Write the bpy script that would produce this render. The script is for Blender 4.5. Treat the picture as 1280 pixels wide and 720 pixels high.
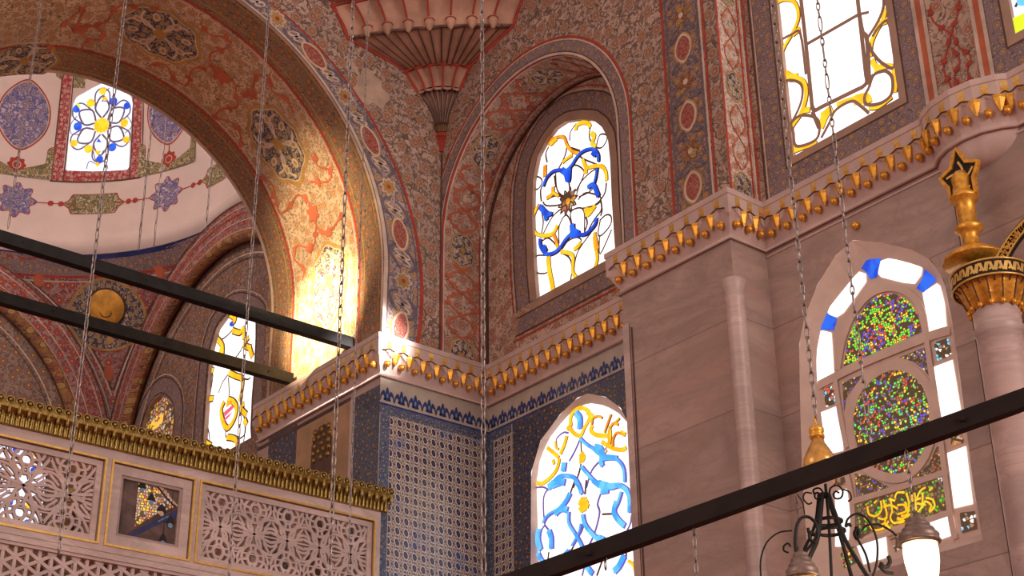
import bpy, bmesh, random
import numpy as np
from math import *
from mathutils import Vector, Matrix
from mathutils.geometry import tessellate_polygon
random.seed(7)
S = bpy.context.scene
for o in list(bpy.data.objects): bpy.data.objects.remove(o)
COL = S.collection
# ---------------------------------------------------------------- camera
F = 1970.; PIT = radians(26.52); YAW = radians(39.18); ROLL = radians(-.726)
CAM = np.array([0, 0, 1.6])
_fh = np.array([sin(YAW), cos(YAW), 0]); _R = np.array([cos(YAW), -sin(YAW), 0])
FW = _fh*cos(PIT)+np.array([0, 0, sin(PIT)]); _UP = np.cross(_R, FW)
RT, UP = _R*cos(ROLL)+_UP*sin(ROLL), _UP*cos(ROLL)-_R*sin(ROLL)
cd = bpy.data.cameras.new('camera'); cam = bpy.data.objects.new('camera', cd); COL.objects.link(cam)
cd.sensor_width = 36; cd.lens = F*36/1280; cd.clip_end = 500
cam.matrix_world = Matrix(((RT[0], UP[0], -FW[0], CAM[0]), (RT[1], UP[1], -FW[1], CAM[1]), (RT[2], UP[2], -FW[2], CAM[2]), (0, 0, 0, 1)))
S.camera = cam
# ---------------------------------------------------------------- light
S.view_settings.view_transform = 'Standard'; S.view_settings.look = 'None'
S.view_settings.gamma = 1; S.view_settings.use_curve_mapping = False
S.view_settings.exposure = 0.0
w = bpy.data.worlds.new('world'); S.world = w; w.use_nodes = True
w.node_tree.nodes['Background'].inputs[0].default_value = (1.0, .745, .655, 1)
w.node_tree.nodes['Background'].inputs[1].default_value = .62
def area(name, loc, target, sx, sy, power, color):
    l = bpy.data.lights.new(name, 'AREA'); l.shape = 'RECTANGLE'; l.size = sx; l.size_y = sy; l.energy = power; l.color = color
    o = bpy.data.objects.new(name, l); COL.objects.link(o); o.location = loc
    o.rotation_euler = (Vector(target)-Vector(loc)).to_track_quat('-Z', 'Y').to_euler(); return o
def spot(name, loc, target, ang, blend, power, color, rad=.15):
    l = bpy.data.lights.new(name, 'SPOT'); l.energy = power; l.color = color; l.spot_size = radians(ang); l.spot_blend = blend; l.shadow_soft_size = rad
    o = bpy.data.objects.new(name, l); COL.objects.link(o); o.location = loc
    o.rotation_euler = (Vector(target)-Vector(loc)).to_track_quat('-Z', 'Y').to_euler(); return o
area('assumed_nave_light', (14, -22, 14), (16, 22, 15), 16, 12, 5200, (1, .86, .78))  # assumed key light from the near side, standing in for unseen nave windows
area('dome_fill_light', (8.6, 29.8, 24.6), (14.0, 38.0, 25.5), 3.0, 2.0, 470, (1, .86, .80))  # added fill inside the dome, in place of unseen near-side windows
area('added_west_light', (-20, 14, 13), (17, 16, 15), 14, 12, 1500, (1, .80, .70))  # added side light for shading; no west windows are built
spot('assumed_sunbeam_on_soffit', (3.0, 20.0, 19.0), (15.7, 25.7, 17.5), 21, 1.0, 16000, (1, .78, .42))  # assumed sunlight, a wide soft spot lamp warming the soffit
spot('assumed_sunbeam_low_soffit', (3.0, 20.0, 16.6), (15.82, 25.75, 15.95), 13.5, 1.0, 92000, (1, .80, .45), .05)  # assumed sunlight from a bare spot lamp; no window shapes this beam
spot('assumed_sunbeam_on_cornice', (16.7, 4.0, 21.5), (15.75, 23.3, 14.62), 4.6, 1.0, 120000, (1, .93, .90))  # assumed sunlight, a narrow spot lamp aimed at the cornice corner
# ---------------------------------------------------------------- pixel to place
def ray(px, py): return FW+RT*(px-640)/F+UP*(360-py)/F
def hit(px, py, ax, c):
    r = ray(px, py); i = 'xyz'.index(ax); t = (c-CAM[i])/r[i]; return CAM+r*t
def at(px, py, D):
    r = ray(px, py); return Vector(CAM+r*(D/float(r@_fh)))
def crop(x0, y0, s, pts): return [(x0+a/s, y0+b/s) for a, b in pts]
# ---------------------------------------------------------------- node helpers
class X:
    def __init__(s, nt, v): s.nt = nt; s.v = v
    def m(s, op, b=None, c=None):
        n = s.nt.nodes.new('ShaderNodeMath'); n.operation = op
        for i, q in enumerate([s, b, c]):
            if q is None: continue
            if isinstance(q, X):
                if isinstance(q.v, (int, float)): n.inputs[i].default_value = q.v
                else: s.nt.links.new(q.v, n.inputs[i])
            else: n.inputs[i].default_value = q
        return X(s.nt, n.outputs[0])
    def __add__(s, o): return s.m('ADD', o)
    def __sub__(s, o): return s.m('SUBTRACT', o)
    def __mul__(s, o): return s.m('MULTIPLY', o)
    def __truediv__(s, o): return s.m('DIVIDE', o)
    def lt(s, o): return s.m('LESS_THAN', o)
    def gt(s, o): return s.m('GREATER_THAN', o)
    def abs(s): return s.m('ABSOLUTE')
    def frac(s): return s.m('FRACT')
    def floor(s): return s.m('FLOOR')
    def mx(s, o): return s.m('MAXIMUM', o)
    def mn(s, o): return s.m('MINIMUM', o)
    def inv(s): return X(s.nt, 1.0).m('SUBTRACT', s)
def newmat(name, rough=.7, metal=0., color=(.5, .5, .5), spec=.3):
    m = bpy.data.materials.new(name); m.use_nodes = True; nt = m.node_tree; b = nt.nodes['Principled BSDF']
    b.inputs['Roughness'].default_value = rough; b.inputs['Metallic'].default_value = metal
    b.inputs['Base Color'].default_value = (*color, 1); b.inputs['Specular IOR Level'].default_value = spec
    m.diffuse_color = (*color, 1)
    return m, nt, b
def uvv(nt, sc=(1, 1, 1), rot=0, off=(0, 0, 0)):
    t = nt.nodes.new('ShaderNodeUVMap'); t.uv_map = 'UVMap'
    mp = nt.nodes.new('ShaderNodeMapping'); mp.inputs['Scale'].default_value = sc; mp.inputs['Rotation'].default_value = (0, 0, rot); mp.inputs['Location'].default_value = off
    nt.links.new(t.outputs[0], mp.inputs[0]); return mp.outputs[0]
def objv(nt, sc=(1, 1, 1)):
    t = nt.nodes.new('ShaderNodeTexCoord'); mp = nt.nodes.new('ShaderNodeMapping'); mp.inputs['Scale'].default_value = sc
    nt.links.new(t.outputs['Object'], mp.inputs[0]); return mp.outputs[0]
def noise(nt, vec, s, detail=2, rough=.5, dist=0):
    n = nt.nodes.new('ShaderNodeTexNoise'); n.inputs['Scale'].default_value = s; n.inputs['Detail'].default_value = detail
    n.inputs['Roughness'].default_value = rough; n.inputs['Distortion'].default_value = dist
    nt.links.new(vec, n.inputs['Vector']); return X(nt, n.outputs['Fac']), n.outputs['Color']
def vor(nt, vec, s, rand=1., feat='F1', metric='EUCLIDEAN'):
    n = nt.nodes.new('ShaderNodeTexVoronoi'); n.feature = feat; n.distance = metric; n.inputs['Scale'].default_value = s
    n.inputs['Randomness'].default_value = rand; n.voronoi_dimensions = '2D'
    nt.links.new(vec, n.inputs['Vector']); return X(nt, n.outputs['Distance']), (n.outputs['Color'] if feat != 'DISTANCE_TO_EDGE' else None)
def mix(nt, f, a, b):
    n = nt.nodes.new('ShaderNodeMix'); n.data_type = 'RGBA'; n.clamp_factor = True
    if isinstance(f, X): nt.links.new(f.v, n.inputs['Factor'])
    else: n.inputs['Factor'].default_value = f
    for q, i in ((a, 6), (b, 7)):
        if isinstance(q, tuple): n.inputs[i].default_value = (*q[:3], 1)
        else: nt.links.new(q, n.inputs[i])
    return n.outputs[2]
def warp(nt, vec, s, amt):
    _, c = noise(nt, vec, s, 1)
    a = nt.nodes.new('ShaderNodeVectorMath'); a.operation = 'SUBTRACT'; nt.links.new(c, a.inputs[0]); a.inputs[1].default_value = (.5, .5, .5)
    b = nt.nodes.new('ShaderNodeVectorMath'); b.operation = 'SCALE'; nt.links.new(a.outputs[0], b.inputs[0]); b.inputs['Scale'].default_value = amt
    d = nt.nodes.new('ShaderNodeVectorMath'); d.operation = 'ADD'; nt.links.new(vec, d.inputs[0]); nt.links.new(b.outputs[0], d.inputs[1]); return d.outputs[0]
def sep(nt, vec):
    n = nt.nodes.new('ShaderNodeSeparateXYZ'); nt.links.new(vec, n.inputs[0]); return X(nt, n.outputs[0]), X(nt, n.outputs[1])
def ss(x, a, b):
    n = x.nt.nodes.new('ShaderNodeMapRange'); n.interpolation_type = 'SMOOTHSTEP'
    x.nt.links.new(x.v, n.inputs[0]); n.inputs[1].default_value = a; n.inputs[2].default_value = b; return X(x.nt, n.outputs[0])
def floral(name, base, ink, leaf, flower, heart=(.55, .33, .08), s=1.0, vines=1., rough=.75, fl=.6, leafsz=.30):
    m, nt, b = newmat(name, rough, color=base)
    uv = uvv(nt); wv = warp(nt, uv, 3.1*s, .28/s)
    stain, _ = noise(nt, uv, .8, 4, .6)
    col = mix(nt, ss(stain, .35, .7), tuple(c*.80 for c in base), tuple(min(1, c*1.14) for c in base))
    n1, _ = noise(nt, uv, 3.0*s, 1, .4, .7); line = (n1-.5).abs().lt(.016*vines)
    n2, _ = noise(nt, uvv(nt, (1, 1, 1), .7, (7, 3, 0)), 4.6*s, 1, .4, .5); line2 = (n2-.5).abs().lt(.014*vines)
    d1, c1 = vor(nt, wv, 5.6*s, 1.)
    lf = d1.lt(leafsz); rim = d1.gt(leafsz*.72)*lf; core = d1.lt(leafsz*.25)
    col = mix(nt, line, col, ink); col = mix(nt, line2, col, tuple((i+q)/2 for i, q in zip(ink, leaf)))
    rnd = nt.nodes.new('ShaderNodeSeparateColor'); nt.links.new(c1, rnd.inputs[0]); rx = X(nt, rnd.outputs[0])
    col = mix(nt, lf*rx.lt(.72), col, leaf); col = mix(nt, rim*rx.lt(.86), col, ink); col = mix(nt, core*rx.gt(.4), col, ink)
    d2, c2 = vor(nt, uv, 1.75*s, fl); 
    fx, fy = noise(nt, uv, 14*s, 1)
    dd = d2+(fx-.5)*.10
    col = mix(nt, dd.lt(.30), col, base); col = mix(nt, dd.lt(.30)*dd.gt(.265), col, ink)
    col = mix(nt, dd.lt(.235)*dd.gt(.10), col, flower); col = mix(nt, (dd*22).m('SINE').gt(.55)*dd.lt(.235), col, ink)
    col = mix(nt, dd.lt(.085), col, heart)
    g, _ = noise(nt, uv, 30, 2); col = mix(nt, ss(g, .45, .8)*.25, col, tuple(c*.6 for c in base))
    nt.links.new(col, b.inputs['Base Color']); return m
def plain(name, c, rough=.7, metal=0., var=.25, s=2., spec=.3, obj=True):
    m, nt, b = newmat(name, rough, metal, c, spec)
    v = objv(nt) if obj else uvv(nt)
    n, _ = noise(nt, v, s, 5, .6)
    nt.links.new(mix(nt, ss(n, .3, .7), tuple(q*(1-var) for q in c), tuple(min(1, q*(1+var*.6)) for q in c)), b.inputs['Base Color']); return m
def marble(name, c, vein, s=.6, blocks=None):
    m, nt, b = newmat(name, .38, 0, c, .45)
    uv = uvv(nt, (.45, 1.5, 1), .16); n, _ = noise(nt, uv, s*1.4, 6, .62, 1.2); n2, _ = noise(nt, uvv(nt, (1, 2.4, 1), -.1), s*.9, 5, .65, 2.)
    col = mix(nt, ss(n, .35, .68), tuple(q*.78 for q in c), tuple(min(1, q*1.15) for q in c))
    col = mix(nt, ss((n2-.5).abs(), .05, .0)*.30, col, vein); nb, _ = noise(nt, uvv(nt, (.35, 1., 1), .25), .7, 3, .5, .5); col = mix(nt, ss(nb, .5, .66)*.5, col, (c[0]*1.05, c[1]*.88, c[2]*.80))
    if blocks:
        x, y = sep(nt, uvv(nt)); h = blocks
        fy = (y/h).frac(); row = (y/h).floor()
        wn = nt.nodes.new('ShaderNodeTexWhiteNoise'); wn.noise_dimensions = '1D'; nt.links.new(row.v, wn.inputs['W'])
        col = mix(nt, X(nt, wn.outputs['Value'])*.38, col, tuple(q*.66 for q in vein))
        col = mix(nt, fy.lt(.014)*.6, col, tuple(q*.55 for q in vein))
    nt.links.new(col, b.inputs['Base Color']); return m
def emis(name, c, st, var=0., s=6., c2=None):
    m, nt, b = newmat(name, .4, 0, c); b.inputs['Emission Strength'].default_value = st; b.inputs['Emission Color'].default_value = (*c, 1); b.inputs['Base Color'].default_value = (*[q*.5 for q in c], 1)
    if c2:
        n, _ = noise(nt, uvv(nt), s, 2, .5, .5); nt.links.new(mix(nt, ss(n, .4, .6), c, c2), b.inputs['Emission Color'])
    return m
def mosaic(name, pal, s=16., st=1.1, dark=.45):
    m, nt, b = newmat(name, .4, 0, (.1, .08, .05))
    uv = uvv(nt); d, c = vor(nt, uv, s, .8); e, _ = vor(nt, uv, s, .8, 'DISTANCE_TO_EDGE')
    sc = nt.nodes.new('ShaderNodeSeparateColor'); nt.links.new(c, sc.inputs[0]); r = X(nt, sc.outputs[0]); g = X(nt, sc.outputs[1])
    big, _ = noise(nt, uv, 2.4, 2); sel = r*.5+ss(big, .3, .7)*.5
    cr = nt.nodes.new('ShaderNodeValToRGB'); cr.color_ramp.interpolation = 'CONSTANT'; nt.links.new(sel.v, cr.inputs[0])
    el = cr.color_ramp.elements; n = len(pal); lo, hi = .12, .88
    el[0].position = 0; el[0].color = (*pal[0], 1); el[1].position = lo+(hi-lo)/n; el[1].color = (*pal[1], 1)
    for i in range(2, n):
        k = el.new(lo+(hi-lo)*i/n); k.color = (*pal[i], 1)
    on = g.gt(dark)*e.gt(.13)
    nt.links.new(mix(nt, on, (.16, .085, .045), cr.outputs[0]), b.inputs['Emission Color'])
    nt.links.new((on*st+.30).v, b.inputs['Emission Strength']); return m
# ---------------------------------------------------------------- materials
M = {}
CR = (.60, .42, .33)
M['spandrel'] = floral('painted plaster olive', (.50, .34, .27), (.14, .09, .065), (.23, .15, .11), (.37, .17, .10), heart=(.42, .24, .15), s=1.35, vines=1.6, fl=.9)
M['soffit'] = floral('painted plaster cream', (.66, .45, .31), (.19, .13, .075), (.40, .27, .15), (.46, .22, .12), s=1.7, leafsz=.26)
M['intrados'] = floral('painted plaster rose', (.56, .38, .29), (.15, .09, .07), (.34, .23, .16), (.42, .17, .11), heart=(.42,.24,.15), s=1.6, leafsz=.25, fl=.9)
M['pale'] = floral('painted plaster lit side', (.70, .52, .42), (.22, .16, .13), (.46, .33, .25), (.50, .18, .12), s=2.0, leafsz=.25)  # plaster made paler in its colour for the face turned to the light
M['band'] = floral('band slate blue', (.27, .185, .185), (.12, .08, .10), (.40, .28, .23), (.34, .21, .14), s=2.2, vines=.5, leafsz=.36)
M['bluegold'] = floral('band blue with gold', (.44, .32, .28), (.13, .10, .12), (.20, .155, .18), (.42, .24, .13), s=1.7, vines=1.6, leafsz=.30)
M['brownband'] = floral('band brown', (.30, .18, .11), (.09, .055, .045), (.40, .25, .14), (.40, .14, .06), s=2.2, leafsz=.33)
M['darkwall'] = floral('background painted wall', (.34, .22, .17), (.11, .07, .06), (.20, .13, .10), (.28, .12, .08), s=1.3)
M['redfloral'] = floral('red arabesque', (.42, .24, .20), (.10, .05, .07), (.44, .055, .05), (.44, .05, .04), s=1.5, leafsz=.34)
M['redband'] = floral('red braided band', (.55, .30, .26), (.36, .04, .045), (.40, .03, .04), (.60, .40, .36), s=3.2, vines=3., leafsz=.40)
M['navyfloral'] = floral('navy medallion', (.50, .38, .28), (.055, .045, .065), (.09, .07, .10), (.36, .25, .12), s=2.6, vines=3.2, leafsz=.36)
M['bluedome'] = floral('blue dome medallion', (.52, .42, .46), (.12, .11, .26), (.19, .17, .33), (.20, .17, .30), s=1.7, vines=3.2, leafsz=.34)
M['olivedome'] = floral('olive dome cartouche', (.56, .47, .33), (.14, .12, .05), (.20, .17, .07), (.24, .2, .08), s=1.7, vines=3., leafsz=.34)
M['rope'] = floral('gilded rib paint', (.34, .17, .06), (.10, .05, .05), (.36, .10, .05), (.42, .26, .08), s=1.6, leafsz=.4)
M['dometile'] = plain('dome plaster', (.74, .60, .54), .8, var=.08, s=.6)
M['cream'] = plain('cream line', (.62, .47, .38), .8)
M['red'] = plain('red line', (.40, .055, .035), .8)
M['redlight'] = plain('vermilion arabesque', (.50, .13, .065), .8)
M['navy'] = plain('navy paint', (.05, .045, .09), .8)
M['slate'] = plain('slate blue paint', (.155, .125, .16), .8)
M['ochre'] = plain('ochre paint', (.44, .25, .08), .7)
M['brown'] = plain('dark brown line', (.11, .06, .045), .8)
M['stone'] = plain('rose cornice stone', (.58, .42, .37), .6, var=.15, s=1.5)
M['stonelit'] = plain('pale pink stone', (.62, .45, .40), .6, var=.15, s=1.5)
M['marble'] = marble('rose grey marble', (.52, .37, .32), (.30, .20, .17), blocks=1.55)
M['marble2'] = marble('pale marble', (.60, .45, .41), (.36, .26, .24))
M['stucco'] = plain('window stucco', (.42, .27, .20), .8, var=.15)
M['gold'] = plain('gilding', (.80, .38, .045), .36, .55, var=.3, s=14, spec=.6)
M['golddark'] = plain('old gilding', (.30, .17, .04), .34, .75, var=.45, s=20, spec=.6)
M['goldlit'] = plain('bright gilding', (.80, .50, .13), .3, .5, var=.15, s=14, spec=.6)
M['black'] = plain('shade and silhouette black', (.03, .02, .018), .8)  # flat black painted for shaded gaps and openings, also mirror silhouettes
M['iron'] = plain('painted iron', (.018, .017, .016), .5, .2, var=.3, s=5)
M['ironbrown'] = plain('brown iron beam', (.016, .008, .007), .75, .0, var=.3, s=5)
M['chain'] = plain('steel chain', (.36, .30, .28), .35, .8, var=.4, s=30, spec=.6)
M['muq'] = plain('muqarnas plaster', (.52, .30, .21), .75, var=.25, s=1.6)
M['wall_plain'] = plain('rough plaster', (.34, .22, .17), .85)
M['floor'] = plain('carpet red', (.30, .07, .05), .9)
M['white_glass'] = emis('clear glass daylight', (1, .95, .94), 1.35)
M['cool_glass'] = emis('cool daylight glass', (.80, .84, 1), 1.1)
M['gold_glass'] = emis('amber glass', (1, .50, .01), 1.0, c2=(1, .66, .03), s=3.)
M['orange_glass'] = emis('orange glass', (.95, .30, .02), .85, c2=(1, .55, .02), s=4.)
M['blue_glass'] = emis('cobalt glass', (.015, .07, .65), .9, c2=(.03, .17, .95), s=3.)
M['cyan_glass'] = emis('azure glass', (.13, .52, 1), 1.2, c2=(.04, .30, .92), s=2.5)
M['pink_glass'] = emis('pink glass', (.75, .12, .22), 1.)
M['lime_glass'] = emis('lime glass', (.6, .8, .02), 1.2)
M['lead'] = plain('lead came', (.20, .105, .08), .7)
M['leadv'] = emis('violet came', (.20, .13, .45), .75)
G, Y_, R_, B_, W_ = (.12, .75, .03), (1, .62, .04), (.75, .06, .03), (.10, .07, .62), (1, .9, .8)
D_ = (.25, .14, .08)
M['mos_green'] = mosaic('green mosaic glass', [B_, B_, R_, Y_, G, G, G, Y_], 23, 1.1, .36)
M['mos_mix'] = mosaic('mixed mosaic glass', [Y_, R_, D_, G, D_, B_, (.1, .7, .25), Y_], 22, 1.0, .45)
M['mos_dark'] = mosaic('dark mosaic glass', [D_, R_, D_, Y_, D_, B_, D_, W_], 26, .6, .55)
M['mos_cyan'] = mosaic('turquoise mosaic glass', [(.2, .7, .7), D_, W_, (.1, .5, .8), D_, R_], 18, 1.2, .45)
M['mos_warm'] = mosaic('warm mosaic glass', [Y_, (.8, .25, .12), (.5, .2, .12), (.9, .7, .5), (.45, .2, .14)], 7, .35, .2)
def tile_rosette():
    m, nt, b = newmat('rosette tile', .22, 0, (.5, .42, .36), .5); x, y = sep(nt, uvv(nt)); p = .235
    n, _ = noise(nt, uvv(nt), 34, 2); col = mix(nt, ss(n, .38, .62), (.09, .075, .085), (.40, .31, .26)); p = .205
    wx, wy = noise(nt, uvv(nt), 9, 1)
    x = x+(wx-.5)*.02
    def lat(ox, oy, p, kx=1., ky=1.):
        a = ((x/p+ox).frac()-.5)*kx; c = ((y/(p*1.06)+oy).frac()-.5)*ky; return (a*a+c*c+a*c*.5).m('SQRT')
    for ox, oy, r in ((.5, 0, .15), (0, .5, .15), (.25, .25, .10), (.75, .75, .10)):
        d = lat(ox, oy, p); col = mix(nt, d.lt(r+.05), col, (.55, .45, .37)); col = mix(nt, d.lt(r), col, (.13, .10, .10))
    d = lat(.5, .5, p); col = mix(nt, d.lt(.20), col, (.60, .50, .42)); col = mix(nt, d.lt(.12), col, (.17, .15, .15))
    d = lat(0, 0, p, 1.15, .9); col = mix(nt, d.lt(.37), col, (.66, .56, .48)); col = mix(nt, d.lt(.27), col, (.045, .04, .09)); col = mix(nt, d.lt(.07), col, (.12, .11, .14))
    big, _ = noise(nt, uvv(nt), 1.4, 2); col = mix(nt, ss(big, .56, .72)*.4, col, (.05, .13, .34))
    nt.links.new(col, b.inputs['Base Color']); return m
M['tile'] = tile_rosette()
M['tileblue'] = floral('blue border tile', (.10, .12, .20), (.02, .03, .08), (.36, .34, .34), (.12, .18, .24), s=3.2, rough=.25, leafsz=.30)
M['tiledark'] = floral('dark blue tile', (.07, .08, .14), (.02, .02, .05), (.22, .20, .20), (.16, .10, .07), s=3.0, rough=.25, leafsz=.32)
M['tilecream'] = plain('cream tile', (.46, .39, .32), .25, var=.12)
M['tilenavy'] = plain('cobalt palmette', (.035, .05, .17), .25)
M['cyanpaint'] = plain('pale blue glaze', (.16, .28, .42), .25)
M['mos_insc'] = mosaic('inscription ground', [D_, G, D_, D_, (.5, .3, .05), G], 16, .45, .35)
M['bossgold'] = plain('matt gilding', (.72, .36, .06), .6, .1, var=.3, s=3)
M['patch'] = plain('bare plaster patch', (.50, .35, .26), .9)
M['cart'] = floral('red cartouche', (.42, .25, .20), (.30, .05, .035), (.33, .06, .04), (.36, .07, .05), heart=(.4,.22,.14), s=4., vines=3., leafsz=.42)
M['bandpurple'] = floral('band purple and orange', (.34, .22, .17), (.11, .075, .085), (.17, .12, .125), (.40, .18, .07), s=2.2, vines=1.6, leafsz=.34)
M['brass'] = plain('aged brass gilding', (.38, .25, .07), .28, .85, var=.45, s=18, spec=.6)
M['tan'] = plain('ochre stone', (.42, .25, .14), .7, var=.2, s=1.5)
M['tracery'] = plain('tracery stone with glow', (.76, .58, .49), .6, var=.1)  # stone lightened in its colour for the glow around the windows
M['leadg'] = plain('grey came', (.28, .24, .34), .7)
M['goldlit_e'] = emis('gold glass lettering', (1, .55, .08), .9)
M['muqpale'] = plain('pale muqarnas flute', (.56, .40, .33), .7)
M['darkmir'] = plain('dark mirror', (.13, .08, .07), .3, .2, var=.5, s=3)
M['mirpaint'] = mosaic('painted window reflection', [Y_, R_, (.6, .3, .2), Y_, (.5, .4, .35), (.7, .15, .03), (.5, .35, .3)], 20, .8, .2)  # window reflection painted as a glowing mosaic
M['amber'] = plain('amber glazed glass', (.72, .36, .07), .22, .35, var=.4, s=8, spec=.7)
M['lampmetal'] = plain('bronze lamp cap', (.26, .18, .15), .4, .5, var=.3, s=20)
M['lampglass'] = emis('lit milk glass', (1, .84, .55), 2.6)
M['lampglass_off'] = emis('dim milk glass', (1, .78, .50), .9)
# ---------------------------------------------------------------- mesh builder
class MB:
    def __init__(s, default='stone'): s.v = []; s.f = []; s.mi = []; s.uv = []; s.mats = []; s.cur = default; s.sm = []; s.smooth = False
    def _m(s, mat):
        mat = mat or s.cur
        if mat not in s.mats: s.mats.append(mat)
        return s.mats.index(mat)
    def face(s, pts, mat=None, uvs=None):
        i = len(s.v); s.v += [tuple(float(c) for c in p) for p in pts]; s.f.append(list(range(i, i+len(pts)))); s.mi.append(s._m(mat)); s.sm.append(s.smooth)
        if uvs is None: uvs = [(p[0]+p[1]*.7, p[2]) for p in pts]
        s.uv.append([(float(a), float(b)) for a, b in uvs])
    def grid(s, P, mat=None, uv=None, close=False):
        # P: 2D list of points, shares vertices
        base = len(s.v); nu = len(P); nv = len(P[0])
        for r in P: s.v += [tuple(float(c) for c in p) for p in r]
        k = s._m(mat)
        for i in range(nu-1+(1 if close else 0)):
            i2 = (i+1) % nu
            for j in range(nv-1):
                s.f.append([base+i*nv+j, base+i2*nv+j, base+i2*nv+j+1, base+i*nv+j+1]); s.mi.append(k); s.sm.append(s.smooth)
                if uv: s.uv.append([uv[i][j], uv[i2][j], uv[i2][j+1], uv[i][j+1]])
                else:
                    q = [P[i][j], P[i2][j], P[i2][j+1], P[i][j+1]]; s.uv.append([(float(p[0]+p[1]*.7), float(p[2])) for p in q])
    def box(s, lo, hi, mat=None, fr=None):
        x0, y0, z0 = lo; x1, y1, z1 = hi
        c = [(x0, y0, z0), (x1, y0, z0), (x1, y1, z0), (x0, y1, z0), (x0, y0, z1), (x1, y0, z1), (x1, y1, z1), (x0, y1, z1)]
        for q in ((0, 3, 2, 1), (4, 5, 6, 7), (0, 1, 5, 4), (1, 2, 6, 5), (2, 3, 7, 6), (3, 0, 4, 7)): s.face([c[i] for i in q], mat)
    def tube(s, pts, r, mat=None, n=6, closed=False, caps=True):
        P = [Vector(p) for p in pts]; N = len(P); rs = r if isinstance(r, (list, tuple)) else [r]*N
        rings = []; prev = None
        for i in range(N):
            if closed: t = P[(i+1) % N]-P[i-1]
            else: t = P[min(i+1, N-1)]-P[max(i-1, 0)]
            if t.length < 1e-9: t = Vector((0, 0, 1))
            t.normalize()
            a = prev if prev is not None else (Vector((0, 0, 1)) if abs(t.z) < .9 else Vector((1, 0, 0)))
            a = (a-t*a.dot(t))
            if a.length < 1e-6: a = t.orthogonal()
            a.normalize(); b = t.cross(a); prev = a
            rings.append([P[i]+(a*cos(2*pi*k/n)+b*sin(2*pi*k/n))*rs[i] for k in range(n+1)])
        sm = s.smooth; s.smooth = True; s.grid(rings, mat, close=closed); s.smooth = sm
        if caps and not closed: s.face(rings[0][:-1], mat); s.face(rings[-1][:-1][::-1], mat)
    def lathe(s, prof, c, mat=None, n=20, a0=0, a1=2*pi, squash=1.):
        sm = s.smooth; s.smooth = True
        P = [[(c[0]+r*cos(a), c[1]+r*sin(a)*squash, c[2]+z) for r, z in prof] for a in [a0+(a1-a0)*k/n for k in range(n+1)]]
        s.grid(P, mat); s.smooth = sm
    def build(s, name, parent=None, kind=None, loc=None):
        me = bpy.data.meshes.new(name); L = Vector(loc) if loc is not None else Vector((0, 0, 0))
        me.from_pydata([Vector(v)-L for v in s.v], [], s.f)
        for q in s.mats: me.materials.append(M[q])
        me.polygons.foreach_set('material_index', s.mi); me.polygons.foreach_set('use_smooth', s.sm)
        ul = me.uv_layers.new(name='UVMap'); flat = [c for f in s.uv for p in f for c in p]; ul.data.foreach_set('uv', flat)
        me.update(); o = bpy.data.objects.new(name, me); COL.objects.link(o); o.location = L
        if parent is not None:
            o.parent = parent; o.location = L-parent.location if loc is not None else -parent.location
        if kind: o['kind'] = kind
        return o
def thing(name, label, cat, loc=(0, 0, 0), group=None):
    o = bpy.data.objects.new(name, None); COL.objects.link(o); o.location = loc; o.empty_display_size = .2
    return tag(o, label, cat, group)
def tag(o, label, cat, group=None):
    o['label'] = label; o['category'] = cat
    if group: o['group'] = group
    return o
def copy_to(o, parent, loc, rot=None, scale=None):
    c = o.copy(); COL.objects.link(c); c.parent = parent; c.location = loc
    if rot is not None: c.rotation_euler = rot
    if scale: c.scale = scale
    return c
# ---------------------------------------------------------------- painting on surfaces; map f(u,v,off)->point
def px_plane_x(X0): return (lambda u, v, o=0: (X0-o, u, v)), (lambda px, py: tuple(hit(px, py, 'x', X0)[1:]))
def px_plane_y(Y0): return (lambda u, v, o=0: (u, Y0-o, v)), (lambda px, py: (hit(px, py, 'y', Y0)[0], hit(px, py, 'y', Y0)[2]))
def smooth(pts, k=4, closed=False):
    P = [np.array(p, float) for p in pts]; n = len(P)
    if n < 3: return P
    out = []; rng = range(n) if closed else range(n-1)
    for i in rng:
        p0 = P[i-1] if (closed or i > 0) else P[0]; p1 = P[i]; p2 = P[(i+1) % n]; p3 = P[(i+2) % n] if (closed or i+2 < n) else P[-1]
        for j in range(k):
            t = j/k; out.append(.5*((2*p1)+(-p0+p2)*t+(2*p0-5*p1+4*p2-p3)*t*t+(-p0+3*p1-3*p2+p3)*t**3))
    if not closed: out.append(P[-1])
    return out
def resample(P, n):
    P = [np.array(q, float) for q in P]; d = [0]
    for a, b in zip(P, P[1:]): d.append(d[-1]+np.hypot(*(b-a)))
    out = []
    for k in range(n):
        t = d[-1]*k/(n-1); i = max(j for j in range(len(d)) if d[j] <= t+1e-9); i = min(i, len(P)-2); q = (t-d[i])/((d[i+1]-d[i]) or 1); out.append(P[i]*(1-q)+P[i+1]*q)
    return out
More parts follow.
